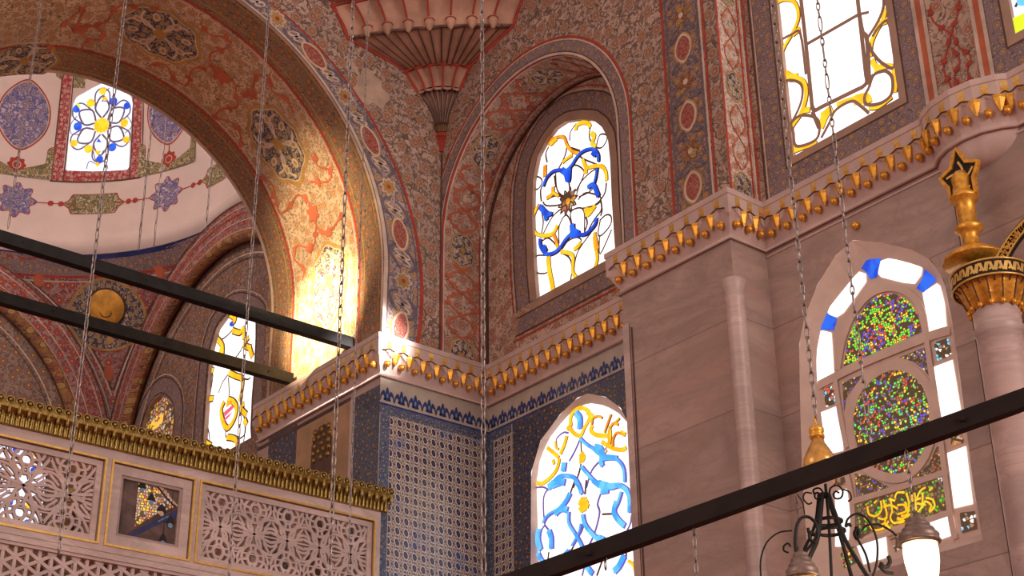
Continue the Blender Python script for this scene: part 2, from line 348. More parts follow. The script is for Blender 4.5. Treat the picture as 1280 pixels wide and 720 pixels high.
class Paint:
    def __init__(s, mb, f): s.mb = mb; s.f = f
    def ribbon(s, pts, wd, mat, off=.006, closed=False, k=4, taper=False, thick=0):
        P = smooth(pts, k, closed) if k > 1 else [np.array(p, float) for p in pts]
        n = len(P); L = []; Rr = []
        for i in range(n):
            t = (P[(i+1) % n]-P[i-1]) if closed else P[min(i+1, n-1)]-P[max(i-1, 0)]
            l = np.hypot(*t) or 1; nrm = np.array([-t[1], t[0]])/l
            h = wd/2*(sin(pi*(i+.4)/(n-.2))**.6 if taper else 1)
            L.append(P[i]+nrm*h); Rr.append(P[i]-nrm*h)
        if closed: L.append(L[0]); Rr.append(Rr[0])
        def rows(o): return [[s.f(a[0], a[1], o), s.f(b[0], b[1], o)] for a, b in zip(L, Rr)]
        uv = [[tuple(a), tuple(b)] for a, b in zip(L, Rr)]
        s.mb.grid(rows(off), mat, uv)
        if thick:
            s.mb.grid([[s.f(a[0], a[1], off), s.f(a[0], a[1], off-thick)] for a in L], mat, [[tuple(a), tuple(a)] for a in L])
            s.mb.grid([[s.f(a[0], a[1], off), s.f(a[0], a[1], off-thick)] for a in Rr], mat, [[tuple(a), tuple(a)] for a in Rr])
    def poly(s, pts, mat, off=.004, holes=()):
        loops = [[Vector((p[0], p[1], 0)) for p in pts]]+[[Vector((p[0], p[1], 0)) for p in h] for h in holes]
        flat = [p for l in loops for p in l]
        for t in tessellate_polygon(loops):
            s.mb.face([s.f(flat[i].x, flat[i].y, off) for i in t], mat, [(flat[i].x, flat[i].y) for i in t])
    def star(s, c, rf, mat, off=.004, n=48, rings=3, r0=0.):
        P = []; U = []
        for k in range(n+1):
            a = 2*pi*k/n; R = rf(a) if callable(rf) else rf
            row = [(c[0]+cos(a)*R*q, c[1]+sin(a)*R*q) for q in [r0+(1-r0)*j/rings for j in range(rings+1)]]
            U.append(row); P.append([s.f(p[0], p[1], off) for p in row])
        s.mb.grid(P, mat, U)
    def ring(s, c, r0, r1, mat, off=.005, n=40, lob=0, amp=0):
        P = []; U = []
        for k in range(n+1):
            a = 2*pi*k/n; g = 1+amp*cos(lob*a); row = [(c[0]+cos(a)*r*g, c[1]+sin(a)*r*g) for r in (r0, r1)]
            U.append(row); P.append([s.f(p[0], p[1], off) for p in row])
        s.mb.grid(P, mat, U)
    def ell(s, c, a, b, mat, off=.004, rot=0, point=0, n=36):
        def q(t):
            x = a*cos(t); y = b*sin(t)
            if point: x *= (1-point*abs(sin(t))**3)
            return (c[0]+x*cos(rot)-y*sin(rot), c[1]+x*sin(rot)+y*cos(rot))
        pts = [q(2*pi*k/n) for k in range(n+1)]
        U = [[c, ((c[0]+p[0])/2, (c[1]+p[1])/2), p] for p in pts]
        s.mb.grid([[s.f(u[0], u[1], off) for u in r] for r in U], mat, U)
    def fan(s, pts, mat, off=.004, rings=6, n=60):
        P = [np.array(q, float) for q in resample(list(pts)+[pts[0]], n)]; c = sum(P[:-1])/(n-1)
        U = [[tuple(c+(q-c)*j/rings) for j in range(rings+1)] for q in P]
        s.mb.grid([[s.f(u[0], u[1], off) for u in r] for r in U], mat, U)
    def rect(s, u0, v0, u1, v1, mat, off=.003, nu=1, nv=1):
        U = [[(u0+(u1-u0)*i/nu, v0+(v1-v0)*j/nv) for j in range(nv+1)] for i in range(nu+1)]
        s.mb.grid([[s.f(*p, off) for p in r] for r in U], mat, U)
    def medallion(s, c, R, asp=1., rot=0, off=.006, ring_='ochre', fill='navyfloral', petals=True):
        def rf(sc): return lambda a: R*sc*(1+.05*cos(8*a))*hypot(cos(a), asp*sin(a))
        s.star(c, rf(1.0), ring_, off); s.star(c, rf(.90), 'cream', off+.003); s.star(c, rf(.87), fill, off+.006)
        if petals:
            for k in range(8):
                a = 2*pi*k/8+rot; pts = []
                for t in range(7):
                    q = t/6; r = R*.82*q*hypot(cos(a), asp*sin(a)); aa = a+.5*sin(q*pi)*(1 if k % 2 else -1); pts.append((c[0]+r*cos(aa), c[1]+r*sin(aa)))
                s.ribbon(pts, R*.06, 'cream', off+.009, k=2)
                a2 = a+pi/8; r = R*.62
                s.ell((c[0]+r*cos(a2), c[1]+r*asp*sin(a2)), R*.13, R*.09, 'cream', off+.010, a2, n=10)
                s.ell((c[0]+r*cos(a2), c[1]+r*asp*sin(a2)), R*.07, R*.045, 'ochre', off+.012, a2, n=10)
            s.star(c, lambda a: R*.16*(1+.2*cos(8*a)), 'ochre', off+.013, n=32, rings=1)
def outline_arch(y0, y1, zb, zs, n=20, point=.0):
    c = (y0+y1)/2; r = abs(y1-y0)/2; pts = [(y0, zb)]
    for k in range(n+1):
        a = pi*k/n; pts.append((c+(y0-c)*cos(a), zs+r*sin(a)*(1+point*sin(a)**6)))
    pts.append((y1, zb)); return pts
def wall_with_holes(name, f, outer, holes, mat, depth=.3, revmat='stucco', extra=None, kind='structure', thick=0):
    mb = MB(mat); p = Paint(mb, f); p.poly(outer, mat, 0, holes)
    for h in holes:
        n = len(h)
        for i in range(n):
            a, b = h[i], h[(i+1) % n]; mb.face([f(*a, 0), f(*b, 0), f(*b, -depth), f(*a, -depth)], revmat, [a, b, b, a])
    if extra: extra(p)
    return mb.build(name, kind=kind)
# ================================================================= STRUCTURE
ZC = 14.63
YL = 23.5; XR = 18.5; XF = 17.25; XP = 17.15; YP0 = 18.0; YP1 = 15.37; XM = 18.0; XREV = 15.82; YB = 28.1
NC = (10.606, 16.13, 5.222); FC = (11.50, 16.76, 4.444); OC = (10.81, 15.74, 5.976)
# floor of hall, and gallery floor behind the balustrade
mb = MB('floor'); mb.face([(-30, -30, 0), (30, -30, 0), (30, 45, 0), (-30, 45, 0)], 'floor', [(0, 0), (60, 0), (60, 75), (0, 75)]); mb.build('floor', kind='structure')
# ---- great arch front wall (plane y=YL)
fy, py_ = px_plane_y(YL)
def arc(c, a0, a1, n): return [(c[0]+c[2]*cos(radians(a0+(a1-a0)*k/n)), c[1]+c[2]*sin(radians(a0+(a1-a0)*k/n))) for k in range(n+1)]
near = [(15.82, 8.)]+arc(NC, 0, 180, 48)+[(5.40, 8.)]
outer = [(3, 8.), (5.40, 8.)]
mb = MB('spandrel'); p = Paint(mb, fy)
A = arc(NC, 0, 180, 48); 
# panel strips between arch line and the top, each quad column
top = [(XR, 13.8), (XR, 27), (3, 27), (3, 13.8)]
p.poly([(XREV, 13.8)]+A+[(5.39, 13.8), (3, 13.8), (3, 29), (XR, 29), (XR, 13.8)], 'spandrel', 0)
# band
Oa = arc(OC, -18, 150, 80); Na = arc(NC, -16, 150, 80)
def bandpt(q, t):   # q angle deg, t 0 inner..1 outer
    a = radians(q); n = (NC[0]+NC[2]*cos(a), NC[1]+NC[2]*sin(a)); o = (OC[0]+OC[2]*cos(a), OC[1]+OC[2]*sin(a))
    if q < 0: n = (XREV, n[1])
    return (n[0]*(1-t)+o[0]*t, n[1]*(1-t)+o[1]*t)
def strip(t0, t1, mat, off, q0=-17, q1=140, n=90):
    U = [[bandpt(q0+(q1-q0)*i/n, t0), bandpt(q0+(q1-q0)*i/n, t1)] for i in range(n+1)]
    mb.grid([[fy(*u, off) for u in r] for r in U], mat, U)
strip(0, 1.0, 'bluegold', .004); strip(0, .10, 'cream', .012); strip(.11, .14, 'slate', .010); strip(.86, .89, 'slate', .010); strip(.94, 1.03, 'red', .012)
p2 = Paint(mb, fy)
k = 0
for q in np.arange(-10, 140, 5.4):
    c = bandpt(q, .5); tang = radians(q)+pi/2
    if k % 4 == 0:
        p2.ell(c, .40, .235, 'ochre', .014, tang, .3); p2.ell(c, .37, .205, 'cream', .016, tang, .3); p2.ell(c, .32, .165, 'cart', .018, tang, .3)
    elif k % 2 == 0:
        p2.star(c, lambda a: .19*(1+.16*cos(8*a)), 'cream', .014, 40, 1); p2.star(c, lambda a: .15*(1+.16*cos(8*a)), 'ochre', .016, 40, 1); p2.star(c, .05, 'red', .018, 12, 1)
    else:
        for sgn in (-1, 1):
            pts = [bandpt(q-2.6+5.2*j/6, .5+sgn*(.12+.22*sin(pi*j/6))) for j in range(7)]
            p2.ribbon(pts, .075, 'slate', .014, taper=True); p2.ribbon([bandpt(q-1.6+3.2*j/6, .5-sgn*.2*sin(pi*j/3)) for j in range(7)], .05, 'cream', .016, taper=True)
    k += 1
# large pale repair patch
p2.star(py_(463, 112), lambda a: .42*(1+.15*cos(3*a+1)+.1*cos(7*a)), 'patch', .010, 40, 2)
mb.build('wall_left', kind='structure')
# ---- soffit of the great arch
def sof(s, t, o=0):   # s metres along the arch from z=14.5, t metres of depth
    q = min(max(t/4.6, -.02), 1.02); zs = NC[1]*(1-q)+FC[1]*q; cx = NC[0]*(1-q)+FC[0]*q; r = NC[2]*(1-q)+FC[2]*q
    h = zs-13.8; 
    if s < 1.8: z = 13.8+h*s/1.8; x = cx+r-o
    else:
        a = (s-1.8)/4.85; x = cx+(r-o)*cos(a); z = zs+(r-o)*sin(a)
    return (x, YL+q*4.6, z)
def proj(p):
    d = np.array(p)-CAM; z = d@FW; return (640+F*(d@RT)/z, 360-F*(d@UP)/z)
class Inv:
    def __init__(s, f, u0, u1, v0, v1, n=70):
        s.f = f; s.u = np.linspace(u0, u1, n); s.v = np.linspace(v0, v1, n); s.g = np.array([[proj(f(a, b)) for b in s.v] for a in s.u])
    def __call__(s, px, py):
        d = ((s.g-np.array([px, py]))**2).sum(2); i, j = np.unravel_index(d.argmin(), d.shape); x = np.array([s.u[i], s.v[j]])
        for _ in range(6):
            e = 1e-3; p0 = np.array(proj(s.f(*x))); J = np.c_[(np.array(proj(s.f(x[0]+e, x[1])))-p0)/e, (np.array(proj(s.f(x[0], x[1]+e)))-p0)/e]
            try: st = np.linalg.solve(J, np.array([px, py])-p0)
            except Exception: break
            x = x+np.clip(st, -.3, .3)
        return tuple(x)
mb = MB('soffit'); p = Paint(mb, sof); mb.smooth = True
def arcstrip(p, s0, s1, t0, t1, mat, off, n=90, m=6): p.rect(s0, t0, s1, t1, mat, off, n, m)
SE = 1.8+4.85*pi+1.8
arcstrip(p, 0, 1.8, 0, 4.6, 'soffit', 0, 6, 8); arcstrip(p, 1.8, 17.0, 0, 4.6, 'soffit', 0, 96, 8)
for a, b, c, o in ((0, .93, 'brownband', .004), (0, .07, 'cream', .008), (.14, .17, 'ochre', .008), (.70, .73, 'ochre', .008), (.86, .93, 'red', .009), (.97, 1.0, 'cream', .008),
                   (3.60, 4.6, 'brownband', .004), (3.58, 3.65, 'red', .009), (3.49, 3.53, 'cream', .008), (3.80, 3.83, 'ochre', .008), (4.35, 4.38, 'ochre', .008), (4.5, 4.6, 'cream', .008)):
    arcstrip(p, 0, 1.8, a, b, c, o, 6, 1); arcstrip(p, 1.8, 17.0, a, b, c, o, 96, 1)
IS = Inv(sof, .5, 16.5, .0, 4.6)
for px, py, R in ((200, 42, .98), (348, 180, .98), (412, 352, .90), (30, 75, .85)):
    p.medallion(IS(px, py), R, .80)
def tr(inv, P, x0, y0, s): return [inv(*q) for q in crop(x0, y0, s, P)]
reds = [((0, 0, 3), [(225, 105), (265, 70), (310, 35), (300, 75), (275, 115), (330, 95), (380, 115), (380, 150), (330, 150), (300, 190)]),
        ((0, 0, 3), [(340, 95), (400, 80), (430, 35), (480, 15), (530, 40), (580, 30)]),
        ((0, 0, 3), [(750, 85), (790, 130), (850, 140), (860, 175), (790, 200), (800, 250), (830, 290), (880, 310), (885, 360), (890, 400), (830, 410), (810, 440), (870, 460), (900, 500), (905, 540)]),
        ((0, 0, 3), [(560, 245), (620, 240), (650, 290), (700, 320), (720, 260), (760, 255)]), ((0, 0, 3), [(180, 160), (185, 200), (110, 215)]),
        ((300, 0, 3), [(0, 350), (40, 355), (60, 290), (110, 285), (120, 340), (170, 370), (200, 420)]), ((300, 0, 3), [(280, 570), (290, 620), (340, 640), (330, 680), (260, 680)]),
        ((300, 0, 3), [(50, 650), (120, 690), (125, 730)]),
        ((300, 240, 3), [(130, 0), (150, 80), (190, 50), (220, 10), (270, 50), (280, 90), (290, 130), (330, 155), (380, 90)]), ((300, 240, 3), [(285, 130), (280, 190), (260, 210), (215, 200), (205, 250), (240, 290), (235, 330)])]
for (x0, y0, s_), P in reds:
    q = tr(IS, P, x0, y0, s_); p.ribbon(q, .05, 'redlight', .010)
    for i, c in enumerate(smooth(q, 2)):
        if i % 3 == 1: p.ell(tuple(c), .12, .065, 'redlight', .012+.001*(i % 3), i*1.3, n=10)
for c, r in (((830, 285), .2), ((300, 108), .16), ((945, 350), .15)): p.star(IS(c[0]/3, c[1]/3), lambda a: r*(1+.2*cos(6*a)), 'redlight', .014, 30, 1)
for c, r in (((575, 320), .2), ((565, 450), .13), ((635, 390), .12)): p.star(IS(300+(c[0]-300)/3, 240+c[1]/3-80*0-0), lambda a: r*(1+.2*cos(6*a)), 'redlight', .014, 30, 1) if False else None
for c, r in (((275, 80), .2), ((265, 210), .12), ((335, 150), .11)): p.star(IS(300+c[0]/3, 240+c[1]/3), lambda a: r*(1+.2*cos(6*a)), 'redlight', .014, 30, 1)
# reveal pier below the arch
mb.smooth = False
mb.build('ceiling_great_arch', kind='structure')['kind'] = 'structure'
# ---- pier under arch: reveal face (x=XREV) and outer side
fx, px_ = px_plane_x(XREV)
mb = MB('marble'); p = Paint(mb, fx); p.rect(YL, 6, YB, 13.9, 'marble', 0)
def pr(a): return px_(*a)
# tile strips and a gilded niche on the reveal
p.rect(YL, 6, YL+.93, 13.62, 'tiledark', .01); p.rect(YL+.93, 6, YL+1.02, 13.62, 'stone', .012)
a = px_(335, 565); b = px_(371, 530)
p.rect(px_(371, 545)[0], 6, px_(336, 560)[0], px_(352, 540)[1], 'tiledark', .01); p.rect(YL+1.03, 6, px_(372, 545)[0], 13.60, 'tan', .006)
p.rect(YL+1.02, 13.62, YB, 13.70, 'brown', .012)
mb.face([(XREV, YB, 6), (19, YB, 6), (19, YB, 13.9), (XREV, YB, 13.9)], 'wall_plain')
mb.face([(XREV, YB, 13.8), (19, YB, 13.8), (19, YB, 30), (XREV, YB, 30)], 'darkwall')
mb.build('wall_arch_pier', kind='structure')
# spandrel of the far face of the arch (plane y=YB) above the far curve, up
mb = MB('darkwall'); p = Paint(mb, lambda u, v, o=0: (u, YB+o, v)); p.poly([(15.94, 13.9)]+arc(FC, 0, 180, 40)+[(7.05, 8), (3, 8), (3, 32), (19, 32), (19, 13.9)], 'darkwall', 0); mb.build('wall_arch_back', kind='structure')
# ---- tile wall left face (y=YL) below cornice
def tile_face(p, u0, u1, side, hole=None, z0=6.):
    nb = hole
    # z order: palmette band 13.25..13.62, blue band, field
    d = 1 if u1 > u0 else -1
    p.rect(u0, 13.24, u1, 13.80, 'tilecream', .004); p.rect(u0, 13.22, u1, 13.26, 'tilenavy', .006)
    n = int(abs(u1-u0)/.30)
    for k in range(n):
        c = u0+(u1-u0)*(k+.5)/n; w_ = abs(u1-u0)/n
        for sx in (-1, 1):
            p.ribbon([(c+sx*w_*.48, 13.30), (c+sx*w_*.40, 13.44), (c+sx*w_*.22, 13.46), (c+sx*w_*.15, 13.36), (c+sx*w_*.24, 13.32)], .045, 'tilenavy', .009, taper=True)
            p.ell((c+sx*w_*.30, 13.47), .035, .06, 'tilenavy', .010, sx*.5, n=10)
        p.ell((c, 13.44), .055, .11, 'tilenavy', .010, 0, .4, n=14); p.ell((c, 13.42), .022, .05, 'cyanpaint', .012, 0, n=10)
        p.ell((c, 13.52), .035, .08, 'tilenavy', .011, 0, .6, n=10); p.ell((c, 13.34), .09, .03, 'tilenavy', .009, 0, n=10)
    if not nb: p.rect(u0, 13.04, u1, 13.22, 'tileblue', .004)
    else: p.rect(u0, 13.04, w1o[0][0]+.42, 13.22, 'tileblue', .004)
mb = MB('tile'); p = Paint(mb, fy)
p.rect(XREV, 6, XR, 13.8, 'tile', 0)
tile_face(p, XREV, XR, 1)
p.rect(XREV, 6, XREV+.24, 13.04, 'tileblue', .005); p.rect(XREV+.24, 6, XREV+.255, 13.04, 'tilecream', .008); p.rect(XREV, 6, XREV+.015, 13.04, 'tilecream', .008)
p.rect(XR-.16, 6, XR, 13.04, 'tileblue', .005)
mb.build('wall_tile_left', kind='structure')
# ---- recessed wall with window 1 (tiles) and window 2 (paint), plane x=XR
fR, pR = px_plane_x(XR)
w1px = [(669, 730), (665, 640), (664, 600), (668, 572), (680, 546), (697, 524), (712, 510), (728, 503), (748, 506), (765, 515), (779, 530), (786, 548), (789, 580), (792, 640), (797, 730)]
w1 = [pR(*q) for q in w1px]; w1[0] = (w1[0][0], 8.5); w1[-1] = (w1[-1][0], 8.5)
w1o = [pR(*q) for q in [(661, 730), (664, 590), (676, 550), (700, 518), (722, 497), (735, 492), (757, 496), (776, 510), (786, 530), (792, 560), (797, 640), (801, 730)]]; w1o[0] = (w1o[0][0], 8.3); w1o[-1] = (w1o[-1][0], 8.3)
w2px = [(671, 387), (667, 330), (665, 270), (666, 225), (672, 195), (682, 176), (694, 160), (706, 152), (724, 149), (741, 150), (752, 158), (760, 172), (763, 200), (765, 250), (769, 305)]
w2 = [pR(*q) for q in w2px]; zb = (w2[0][1]+w2[-1][1])/2; w2[0] = (w2[0][0], zb); w2[-1] = (w2[-1][0], zb)
mb = MB('tile'); p = Paint(mb, fR); p.poly([(YL, 6), (YL, 13.8), (YP0, 13.8), (YP0, 6)], 'tile', 0, [w1o])
tile_face(p, YL, YP0, -1, True)
p.rect(YL, 6, YL-.14, 13.04, 'tileblue', .005)
# dark frame of tiles around the window
fr_out = [(w1o[0][0]+.42, 8.3), (w1o[0][0]+.42, 13.04), (w1o[-1][0]-.42, 13.04), (w1o[-1][0]-.42, 8.3)]
p.poly([(w1o[0][0]+.42, 8.2), (w1o[0][0]+.42, 13.23), (YP0+.1, 13.23), (YP0+.1, 8.2)], 'tiledark', .003, [w1o])
p.ribbon([(w1o[0][0]+.44, 8.3), (w1o[0][0]+.44, 13.20)], .03, 'tilecream', .008, k=1)
n = len(w1o)
for i in range(n-1):
    a, b, c, d = w1o[i], w1o[i+1], None, None
    def nearest(q): return min(w1, key=lambda z: (z[0]-q[0])**2+(z[1]-q[1])**2)
pw1o = smooth(w1o, 4); 
def inset(P, d):
    P = [np.array(q) for q in P]; out = []
    for i in range(len(P)):
        t = P[min(i+1, len(P)-1)]-P[max(i-1, 0)]; l = np.hypot(*t) or 1; nn = np.array([-t[1], t[0]])/l; out.append(P[i]+nn*d)
    return out
def reveal(mb, f, O, I, depth, mat):
    mb.grid([[f(a[0], a[1], 0), f(b[0], b[1], -depth)] for a, b in zip(O, I)], mat, [[tuple(a), tuple(b)] for a, b in zip(O, I)])
reveal(mb, fR, resample(w1o, 60), resample(w1, 60), .16, 'tracery')
mb.build('wall_tile_window', kind='structure')
mb = MB('intrados'); p = Paint(mb, fR); p.poly([(YL, ZC-.5), (YL, 21), (17, 21), (17, ZC-.5)], 'intrados', 0, [w2])
# border bands following the window outline
w2b = resample(w2, 70)
def offcurve(P, d): return inset(P, d)
for d0, wd, mt, off in ((.10, .20, 'stucco', .010), (.42, .38, 'band', .006), (.22, .03, 'brown', .012), (.62, .03, 'brown', .010), (.67, .025, 'cream', .010), (.74, .03, 'red', .010)):
    q = [np.array(z) for z in offcurve(w2b, -d0)]
    q = [z for z in q]; p.ribbon(q, wd, mt, off, k=1)
zb_ = w2[0][1]
y0_, y1_ = w2[0][0], w2[-1][0]
sg = 1 if y0_ > y1_ else -1
p.rect(y0_+.20, zb_-.20, y1_-.2, zb_, 'stucco', .010); p.rect(y0_+.61, zb_-.58, y1_-.9, zb_-.20, 'band', .007); p.rect(y0_+.63, zb_-.23, y1_-.9, zb_-.20, 'brown', .012)
p.rect(y0_+.65, zb_-.62, y1_-.9, zb_-.58, 'brown', .012); p.rect(y0_+.76, zb_-.72, y1_-.9, zb_-.68, 'red', .012)
for i in range(len(w2)-1):
    a, b = w2[i], w2[i+1]; mb.face([fR(*a, 0), fR(*b, 0), fR(*b, -.12), fR(*a, -.12)], 'stucco')
mb.face([fR(*w2[0], 0), fR(*w2[-1], 0), fR(*w2[-1], -.12), fR(*w2[0], -.12)], 'stucco')
mb.build('wall_window_recess', kind='structure')
# ---- vaulted intrados of the side arch: s metres along, w depth
VC = (20.75, 17.33, 2.74)
def vault(s, wdt, o=0):
    x = XF+wdt; h = VC[1]-14.2
    if s < h: return (x, VC[0]+VC[2]-o, 14.2+s)
    a = (s-h)/VC[2]
    if a <= pi: return (x, VC[0]+(VC[2]-o)*cos(a), VC[1]+(VC[2]-o)*sin(a))
    return (x, VC[0]-VC[2]+o, VC[1]-(s-h-pi*VC[2]))
hV = VC[1]-14.2; SV = hV*2+pi*VC[2]
mb = MB('intrados'); p = Paint(mb, vault); mb.smooth = True; p.rect(0, 0, SV, XR-XF, 'intrados', .002, 90, 3)
for a, b, c in ((0, .05, 'red'), (.05, .08, 'cream'), (1.17, 1.25, 'brown'), (1.06, 1.09, 'cream'), (.99, 1.02, 'red')): p.rect(0, a, SV, b, c, .008, 90, 1)
for s_ in (.55, 3.0, 5.3, 7.6): p.medallion((s_, .55), .42, .8, ring_='ochre')
IV = Inv(vault, .2, 9.5, 0, 1.25)
for seg in ((.95, 2.6), (3.4, 4.9), (5.8, 7.2), (8.0, 9.6)):
    for ph in (0, pi):
        pts = [(seg[0]+(seg[1]-seg[0])*t/16, .53+.36*sin(2*pi*1.25*t/16*(seg[1]-seg[0])/1.3+ph)) for t in range(17)]
        p.ribbon(pts, .045, 'redlight', .011+.002*(ph > 0))
        for i, c in enumerate(pts):
            if i % 2: p.ell(c, .085, .05, 'redlight', .016+.001*(i % 3)+.004*(ph > 0), i*1.1, n=8)
mb.build('ceiling_side_arch', kind='structure')
# ---- front wall x=XF above cornice
fF, pF = px_plane_x(XF)
inn = [(VC[0]+VC[2]*cos(a), VC[1]+VC[2]*sin(a)) for a in np.linspace(0, pi, 50)]+[(VC[0]-VC[2], 14.2)]
mb = MB('spandrel'); p = Paint(mb, fF)
p.poly([(YL, inn[0][1])]+inn+[(YP1, 14.2), (YP1, 28), (YL, 28)], 'spandrel', 0)
inn2 = [np.array(q) for q in inn]
def offarc(d): return [(VC[0]+(VC[2]+d)*cos(a), VC[1]+(VC[2]+d)*sin(a)) for a in np.linspace(.03, pi, 60)]+[(VC[0]-VC[2]-d, 14.2)]
for d0, wd, mt, off in ((.17, .34, 'band', .005), (.02, .05, 'cream', .010), (.06, .02, 'brown', .011), (.32, .03, 'cream', .010), (.37, .05, 'red', .011)):
    q = [z for z in offarc(d0) if z[0] < YL+.02]; p.ribbon(q, wd, mt, off, k=1)
# vertical border band near the pier corner with red cartouches
b0 = pF(846, 265)[0]; b1 = pF(887, 240)[0]
yb0, yb1 = 16.68, 15.72
p.rect(yb0, 14.2, yb1, 28, 'bandpurple', .005)
for y_, wd, mt in ((yb0, .06, 'red'), (yb0-.09, .03, 'slate'), (yb1+.09, .03, 'slate'), (yb1+.02, .05, 'cream'), (yb1-.05, .05, 'red')): p.rect(y_-wd/2, 14.2, y_+wd/2, 28, mt, .009)
k = 0
for z in np.arange(15.2, 28, .72):
    c = ((yb0+yb1)/2, z)
    if k % 2 == 0:
        p.ell(c, .24, .34, 'ochre', .011, 0, .3); p.ell(c, .21, .31, 'cream', .013, 0, .3); p.ell(c, .17, .26, 'cart', .015, 0, .3)
    else:
        p.star(c, lambda a: .19*(1+.18*cos(6*a)), 'rope', .011, 36, 1); p.star(c, .06, 'cream', .013, 12, 1)
    for sx in (-1, 1): p.ribbon([(c[0]+sx*.05, z+.36), (c[0]+sx*.30, z+.30), (c[0]+sx*.22, z+.42), (c[0]+sx*.02, z+.5)], .06, 'slate', .012, taper=True)
    k += 1
mb.build('wall_right_upper', kind='structure')
# return face of the upper pier
mb = MB('pale'); fP, pP = px_plane_y(YP1); p = Paint(mb, fP); p.rect(XF, 14.2, XM, 28, 'pale', 0)
p.rect(XF, 14.2, XF+.05, 28, 'red', .006)
for z in np.arange(14.9, 28, 2.05):
    p.medallion((17.58, z), .21, 1.5, ring_='ochre', off=.008)
    for ph in (0, pi):
        pts = [(17.58+.18*sin(2*pi*t/12+ph), z+.36+1.32*t/12) for t in range(13)]; p.ribbon(pts, .024, 'redlight', .010+.002*(ph > 0))
        for i, c in enumerate(pts):
            if i % 3 == 1: p.ell(c, .05, .028, 'redlight', .016+.001*(i % 3)+.004*(ph > 0), i, n=8)
for x_, wd, mt in ((17.83, .04, 'red'), (17.90, .04, 'cream'), (17.965, .05, 'red')): p.rect(x_-wd/2, 14.2, x_+wd/2, 28, mt, .008)
mb.build('wall_return_upper', kind='structure')
# ---- wall with windows 3 and 4, plane x=XM, upper
fM, pM = px_plane_x(XM)
w3 = [pM(991, 195), pM(1124, 124)]; z3 = (w3[0][1]+w3[1][1])/2; y3a = w3[0][0]; y3b = w3[1][0]
w3 = outline_arch(y3a, y3b, z3, 20.2, 16); w4b = pM(1268, 46)[1]; y4a = pM(1266, 30)[0]
w4 = outline_arch(y4a, y4a-2.2, z3+.02, 20.2, 16)
mb = MB('spandrel'); p = Paint(mb, fM); p.poly([(YP1, 14.2), (YP1, 28), (5, 28), (5, 14.2)], 'intrados', 0, [w3, w4])
for wv in (w3, w4):
    a, b = wv[0][0], wv[-1][0]
    for d0, d1, mt, off in ((0, .14, 'stucco', .010), (.14, .62, 'band', .006), (.14, .17, 'brown', .012), (.57, .60, 'cream', .012), (.62, .66, 'brown', .012)):
        p.rect(a+d0, z3-d0 if d0 == 0 else z3-d1, a+d1, 28, mt, off); p.rect(b-d1, z3-d1, b-d0, 28, mt, off); p.rect(a+d1, z3-d1, b-d1, z3-d0, mt, off+.0005)
    for i in range(len(wv)):
        q, r = wv[i], wv[(i+1) % len(wv)]; mb.face([fM(*q, 0), fM(*r, 0), fM(*r, -.1), fM(*q, -.1)], 'stucco')
for pxa in ((1156, 60), (1228, 50)):
    y_ = pM(*pxa)[0]; p.rect(y_-.05, 14.2, y_+.05, 28, 'redlight', .022); p.rect(y_-.12, 14.2, y_-.05, 28, 'cream', .020); p.rect(y_+.05, 14.2, y_+.12, 28, 'cream', .020)
IM = lambda P: [pM(*q) for q in crop(900, 0, 3, P)]
for pi_, P in enumerate(([(790, 20), (800, 80), (870, 130), (900, 180), (940, 210), (930, 270), (950, 320)], [(900, 0), (890, 60), (870, 120), (850, 200), (840, 260), (870, 330)], [(870, 180), (900, 230), (880, 290), (900, 330)])):
    p.ribbon(IM(P), .03, 'red', .010+.003*pi_); [p.ell(tuple(c), .07, .045, 'red', .020+.001*(q % 3)+.003*pi_, q, n=8) for q, c in enumerate(smooth(IM(P), 2)) if q % 2]
mb.build('wall_right_windows', kind='structure')
# ---- marble lower walls
mb = MB('marble'); p = Paint(mb, lambda u, v, o=0: (XP-o, u, v))
p.rect(YP0, 0, YP1, 13.85, 'marble', 0)
p.rect(YP0, 0, YP0-.16, 13.2, 'marble2', .02); p.rect(YP0-.20, 0, YP0-.23, 13.1, 'brown', .012)
mb.face([(XP, YP0, 0), (XR, YP0, 0), (XR, YP0, 13.85), (XP, YP0, 13.85)], 'marble')
mb.face([(XP, YP1, 0), (XM, YP1, 0), (XM, YP1, 13.85), (XP, YP1, 13.85)], 'marble', [(0, 0), (.85, 0), (.85, 13.85), (0, 13.85)])
mb.build('wall_marble_pier', kind='structure')
w5px = [(1012, 730), (1003, 600), (1000, 500), (999, 430), (1006, 395), (1022, 355), (1044, 320), (1066, 300), (1100, 303), (1140, 312), (1164, 325), (1180, 350), (1190, 400), (1200, 470), (1216, 600), (1229, 679)]
w5o = [pM(*q) for q in w5px]; w5o[0] = (w5o[0][0], 8.02); w5o[-1] = (w5o[-1][0], 8.02)
w5i = [pM(*q) for q in [(1034, 715), (1024, 600), (1017, 500), (1016, 440), (1022, 408), (1038, 370), (1060, 340), (1082, 322), (1110, 322), (1140, 330), (1160, 340), (1172, 360), (1182, 400), (1192, 470), (1207, 600), (1221, 672)]]
w5i[0] = (w5i[0][0], 8.15); w5i[-1] = (w5i[-1][0], 8.15)
mb = MB('marble'); p = Paint(mb, fM); p.poly([(YP1, 0), (YP1, 13.85), (5, 13.85), (5, 0)], 'marble', 0, [w5o])
reveal(mb, fM, resample(w5o, 60), resample(w5i, 60), .12, 'tracery')
mb.face([fM(*w5o[0]), fM(*w5o[-1]), fM(*w5i[-1], -.12), fM(*w5i[0], -.12)], 'stonelit')
p.ribbon([(YP1-.02, 13.72), (5, 13.72)], .03, 'stonelit', .02, k=1, thick=.02)
for pxa in ((1228, 480),): 
    y_ = pM(*pxa)[0]; p.rect(y_-.03, 0, y_+.0, 13.3, 'brown', .010); p.rect(y_-.16, 0, y_-.03, 13.3, 'marble2', .03)
mb.build('wall_marble_right', kind='structure')
